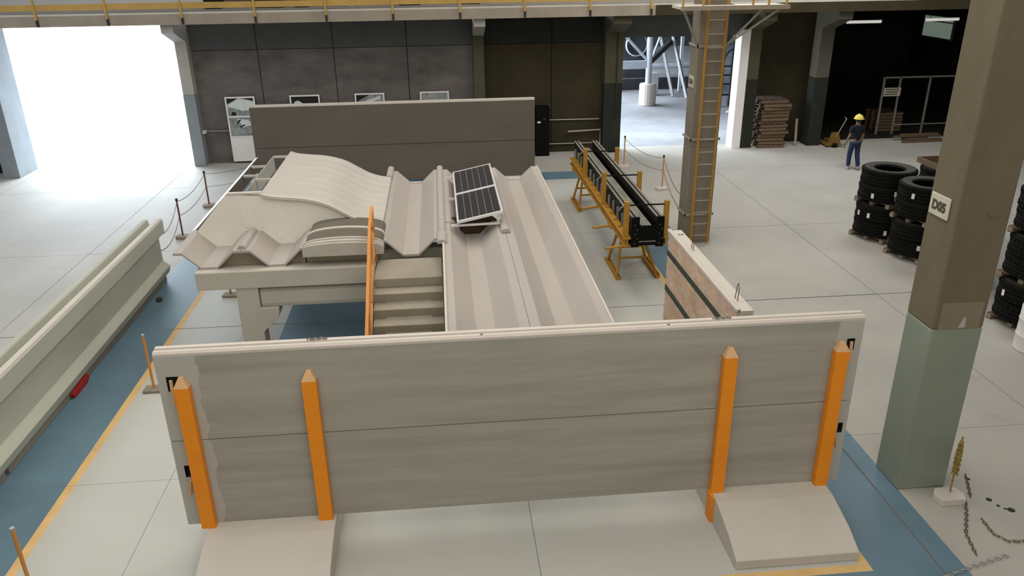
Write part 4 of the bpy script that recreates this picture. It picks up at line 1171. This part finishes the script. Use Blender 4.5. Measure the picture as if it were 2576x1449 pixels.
# ---- cabinet, pipes and cables by the back wall
cbn = thing('tall_cabinet', 'black tall cabinet right of the far dark panels', 'cabinet', (3.6, 28.1, 0))
part('body', MB().box(3.36, 3.86, 27.9, 28.35, 0, 1.75), 'black_steel', cbn, .01)
part('door', MB().box(3.38, 3.84, 27.88, 27.9, .08, 1.7), 'black_steel', cbn)
part('label_plate', MB().box(3.42, 3.54, 27.87, 27.88, 1.2, 1.26), 'paper', cbn)
part('gauge', MB().lathe([(0, 0), (.035, .01), (.035, .02)], 10, (3.66, 27.87, 1.33)), 'gray_steel', cbn)
def pipe(pts, r, lab, m='pipe_gray'):
    return solo('conduit_pipe', MB().tube(pts, r, 8), m, lab, 'pipe', 'pipes on the back wall', smooth=True, loc=tuple(pts[0]))
pipe([(3.85, 28.45, 1.19), (5.75, 28.45, 1.18)], .022, 'thin horizontal pipe on the wall right of the black cabinet')
pipe([(4.6, 28.38, .76), (5.8, 28.38, .80), (5.8, 28.38, 0)], .03, 'low bent pipe rail on the wall behind the steel mould')
pipe([(3.75, 28.45, .31), (5.8, 28.45, .31)], .02, 'lowest thin pipe along the wall foot')
pipe([(6.25, 28.07, 4.7), (6.27, 28.07, 1.25)], .02, 'vertical conduit on the dark column left of the doorway', 'cable_dark')
pipe([(-8.22, 28.45, 1.16), (-7.42, 28.45, 1.15)], .015, 'thin conduit between the gateway column and the first picture board')
solo('switch_box', MB().box(-8.30, -8.2, 28.3, 28.5, 1.1, 1.2), 'drum_white', 'small white switch box beside the gateway column', 'switch', bevel=.005, loc=(-8.25, 28.4, 1.1))
# things stored on the walkway
rs = random.Random(3)
for k, (x, wd, h, m) in enumerate(((-7.5, .5, .55, 'wall_black'), (-5.9, .9, .5, 'wood_dark'), (-4.6, .4, .6, 'wall_black'), (-2.9, .25, .5, 'gray_steel'), (-1.2, .7, .55, 'wall_black'), (.9, .6, .5, 'wood_dark'))):
    solo('storage_box', MB().box(x, x + wd, 28.0, 28.6, 5.225, 5.22 + h).box(x + wd * .2, x + wd * .8, 27.95, 28.0, 5.3, 5.3 + h * .4), m,
         '%s dark crate from the left stored on the walkway' % ['first', 'second', 'third', 'fourth', 'fifth', 'sixth'][k], 'crate', 'crates on the walkway', loc=(x, 28.3, 5.22))

# ================================================================== DARK BAY
# pile of empty pallets: bay shade put into a darker board colour
dp0 = pallet_proto('wood_dark', 'wood')
PN = ['bottom', 'second', 'third', 'fourth', 'fifth', 'sixth', 'seventh', 'eighth', 'ninth', 'tenth', 'eleventh', 'twelfth', 'thirteenth', 'top']
for k in range(14):
    lab = '%s pallet of the loose dark pallet pile left of the concrete column' % PN[k]
    x, y, z, rz = 12.2 + rs.uniform(-.08, .08), 28.45 + rs.uniform(-.05, .05), k * .125, rs.uniform(-.05, .05)
    if k == 0:
        dp0.location = (x, y, z); dp0.rotation_euler = (0, 0, rz); dp0['label'] = lab; dp0['group'] = 'loose pallets piled in the dark bay'
    else:
        dup(dp0, (x, y, z), rz, lab, 'loose pallets piled in the dark bay')
solo('leaning_board', MB().bar((13.2, 28.2, .02), (13.28, 28.5, .95), .09, .03), 'wood_pale', 'pale board standing upright beside the pallet pile', 'board', loc=(13.2, 28.2, 0))
pj = thing('pallet_jack', 'yellowish hand pallet jack beside the concrete column of the dark bay', 'pallet jack', (14.5, 27.8, 0))
part('chassis', MB().prism([(14.15, .08), (14.85, .08), (14.7, .16), (14.6, .55), (14.35, .55), (14.25, .16)], 'y', 27.7, 27.8), 'yellow_dim', pj)
part('fork', MB().box(14.2, 14.35, 27.8, 28.8, .06, .12), 'yellow_dim', pj)
part('fork', MB().box(14.6, 14.75, 27.8, 28.8, .06, .12), 'yellow_dim', pj)
part('handle', MB().tube([(14.5, 27.7, .4), (14.7, 27.5, 1.1), (14.62, 27.5, 1.15)], .02, 8), 'gray_steel', pj)
part('wheel', MB().tube([(14.4, 27.7, .08), (14.56, 27.7, .08)], .08, 12), 'rubber', pj)
# cage with sign
cg_ = thing('mesh_cage', 'tall steel cage frame with posts in the dark bay', 'cage', (18.5, 29.6, 0))
for x in (17.1, 17.75, 18.96, 20.0): part('post', MB().box(x - .03, x + .03, 29.57, 29.63, 0, 2.2), 'worn_steel', cg_)
part('top_beam', MB().box(17.05, 20.3, 29.57, 29.63, 2.16, 2.22), 'worn_steel', cg_)
part('bottom_beam', MB().box(17.75, 20.3, 29.57, 29.63, .35, .38), 'gray_steel', cg_)
sgn = thing('notice_board', 'small white notice with three lines of dark writing on the cage', 'sign', (17.46, 29.54, 1.65))
part('plate', MB().box(17.14, 17.8, 29.545, 29.565, 1.49, 1.81), 'sign_plate', sgn)
for k, (a, b) in enumerate(((17.2, 17.74), (17.2, 17.7), (17.18, 17.68))):
    z = 1.745 - k * .09
    x = a
    while x < b - .04:
        w_ = rs.uniform(.03, .07)
        part('writing', MB().box(x, min(x + w_, b), 29.54, 29.545, z - .025, z + .025), 'sign_dark', sgn)
        x += w_ + .015
for k in range(6):
    dup(dp0, (17.9, 30.6, k * .125), rs.uniform(-.05, .05), '%s reddish pallet of the pile inside the cage' % ['bottom', 'second', 'third', 'fourth', 'fifth', 'top'][k], 'pallets piled inside the cage')
for k, (a, b) in enumerate((((17.3, 28.02, .03), (19.6, 28.1, .03)), ((17.4, 28.22, .03), (19.3, 28.3, .03)), ((17.2, 28.5, .147), (18.7, 28.56, .147)), ((17.5, 28.52, .20), (19.0, 28.55, .20)), ((17.6, 28.16, .09), (18.9, 28.2, .09)), ((18.0, 28.95, .03), (19.4, 28.98, .03)))):
    solo('timber_plank', MB().bar(a, b, .11, .05), 'wood', '%s plank of the loose timber heap in front of the cage' % ordn[k], 'plank', 'loose planks heaped before the cage', loc=a)
solo('plank_bearer', MB().box(17.6, 18.6, 28.48, 28.6, 0, .12), 'wood_dark', 'dark bearer under the loose timber heap before the cage', 'timber', loc=(18.4, 28.5, 0))
def tube_light(x0, x1, y, z, lab):
    t = thing('ceiling_lamp', lab, 'lamp', ((x0 + x1) / 2, y, z), 0, 'dim tube lamps hanging in the dark bay')
    part('tube', MB().tube([(x0, y, z), (x1, y, z)], .035, 10), 'tube_lamp', t, smooth=True)
    part('housing', MB().box(x0, x1, y - .05, y + .05, z + .035, z + .09), 'tube_lamp', t)
    for x in (x0 + .2, x1 - .2): part('hanger', MB().box(x - .01, x + .01, y - .01, y + .01, z + .09, 5.2), 'cable_dark', t)
tube_light(17.5, 19.05, 34, 3.85, 'left dim tube lamp hanging in the dark bay')
tube_light(21.05, 22.55, 34, 3.88, 'right dim tube lamp hanging before the greenish window')
tube_light(18.26, 19.6, 33, 4.56, 'topmost tube lamp under the bay roof')

# ================================================================== YARD BEYOND THE DOORWAY
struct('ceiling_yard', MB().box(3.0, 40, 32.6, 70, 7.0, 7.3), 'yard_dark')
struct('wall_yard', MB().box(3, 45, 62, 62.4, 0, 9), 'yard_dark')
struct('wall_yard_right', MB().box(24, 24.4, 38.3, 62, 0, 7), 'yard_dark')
ys = thing('steel_support', 'pale steel pipe support on a concrete footing in the yard', 'steel support', (9.9, 37.5, 0))
part('footing', MB().lathe([(.40, 0), (.40, .95), (.36, 1.0)], 20, (9.9, 37.5, 0)), 'concrete_white', ys)
part('pipe', MB().tube([(9.9, 37.5, 1.0), (9.9, 37.5, 6.98)], .14, 16), 'yard_steel', ys, smooth=True)
part('beam', MB().box(5.0, 9.78, 37.42, 37.6, 1.72, 2.05), 'yard_steel', ys)
part('brace', MB().bar((8.3, 37.5, 3.6), (9.82, 37.5, 2.05), .11), 'yard_steel', ys)
part('beam', MB().bar((10.0, 37.6, 2.0), (12.0, 40.5, 2.8), .14, .25), 'yard_dark', ys)
part('stay', MB().bar((10.1, 37.7, 2.2), (10.9, 38.5, 3.8), .08), 'yard_steel', ys)
for k, (a, b, lab) in enumerate((((11.75, 39.6, 0.02), (10.75, 40.2, 4.2), 'left pale timber leaning in the yard'), ((12.3, 39.0, .02), (11.3, 40.2, 4.4), 'right pale timber leaning in the yard'))):
    solo('leaning_timber', MB().bar(a, b, .13), 'yard_timber', lab, 'timber', 'leaning timbers in the yard', loc=a)
solo('yard_post', MB().box(12.45, 12.6, 41, 41.15, 0, 6.98), 'yard_steel', 'pale straight post in the yard left of the ladder column', 'post', loc=(12.5, 41, 0))
yp = thing('concrete_block', 'small concrete block behind the pipe footing in the yard', 'block', (10.9, 40.2, 0))
part('block', MB().box(10.6, 11.1, 40.0, 40.5, 0, 1.1), 'yard_timber', yp, .02)
tk = thing('tank', 'dark round tank lying in the yard behind the pipe support', 'tank', (10.3, 44, 0))
part('shell', MB().tube([(10.6, 43, 2.2), (10.6, 47, 2.2)], .95, 24), 'yard_dark', tk, smooth=True)
part('end_ring', MB().lathe([(.55, 0), (.62, .05), (.55, .1)], 20, (0, 0, 0), closed=True), 'yard_steel', tk, local=True).matrix_local = Matrix.Translation((.3, -1.05, 2.2)) @ Matrix.Rotation(PI / 2, 4, 'X')
for y in (43.5, 46.5): part('saddle', MB().box(9.9, 11.3, y - .15, y + .15, 0, 1.5), 'yard_dark', tk)
solo('yard_kerb', MB().box(7.0, 14.0, 42.0, 42.4, 0, .55), 'yard_dark', 'dark low wall across the yard', 'wall', loc=(10.5, 42.2, 0))
solo('yard_pipe', MB().tube([(7, 41.5, 1.25), (14, 41.5, 1.25)], .13, 12).box(9, 9.2, 41.4, 41.6, 0, 1.2).box(13.6, 13.8, 41.4, 41.6, 0, 1.2), 'yard_steel', 'horizontal pale pipe crossing the yard', 'pipe', smooth=True, loc=(10.5, 41.5, 0))
yr = thing('yard_rack', 'dark steel rack with an arched bar seen right of the ladder column', 'rack', (13.6, 36.5, 0))
for x in (13.1, 13.55, 14.0): part('post', MB().box(x - .05, x + .05, 36.4, 36.6, 0, 3.4), 'yard_dark', yr)
for z in (.5, 1.0, 1.4, 1.8): part('bar', MB().box(13.0, 14.1, 36.45, 36.55, z, z + .07), 'yard_dark', yr)
part('arch', MB().tube([(13.55 + .45 * math.cos(PI * k / 12), 36.4, 1.9 + .7 * math.sin(PI * k / 12)) for k in range(13)], .045, 8), 'yard_dark', yr, smooth=True)
RUB = ((12.4, 31.2), (13.3, 32.0), (12.9, 33.3), (13.7, 33.9), (13.0, 34.8), (11.6, 33.0), (12.2, 35.4), (13.5, 35.5), (11.9, 37.0), (13.2, 37.6))
for k, (x, y) in enumerate(RUB):
    solo('rubble', MB().lathe([(.02, 0), (.16, .05), (.12, .12), (.03, .16)], 7, (x, y, -.02)), 'yard_timber', '%s lump of rubble counted from the doorway on the yard ground' % ['first', 'second', 'fourth', 'sixth', 'seventh', 'third', 'eighth', 'fifth', 'ninth', 'tenth'][k] if k < 0 else 'lump of rubble on the yard ground beyond the doorway', 'rubble', 'rubble on the yard ground', loc=(x, y, -.02))
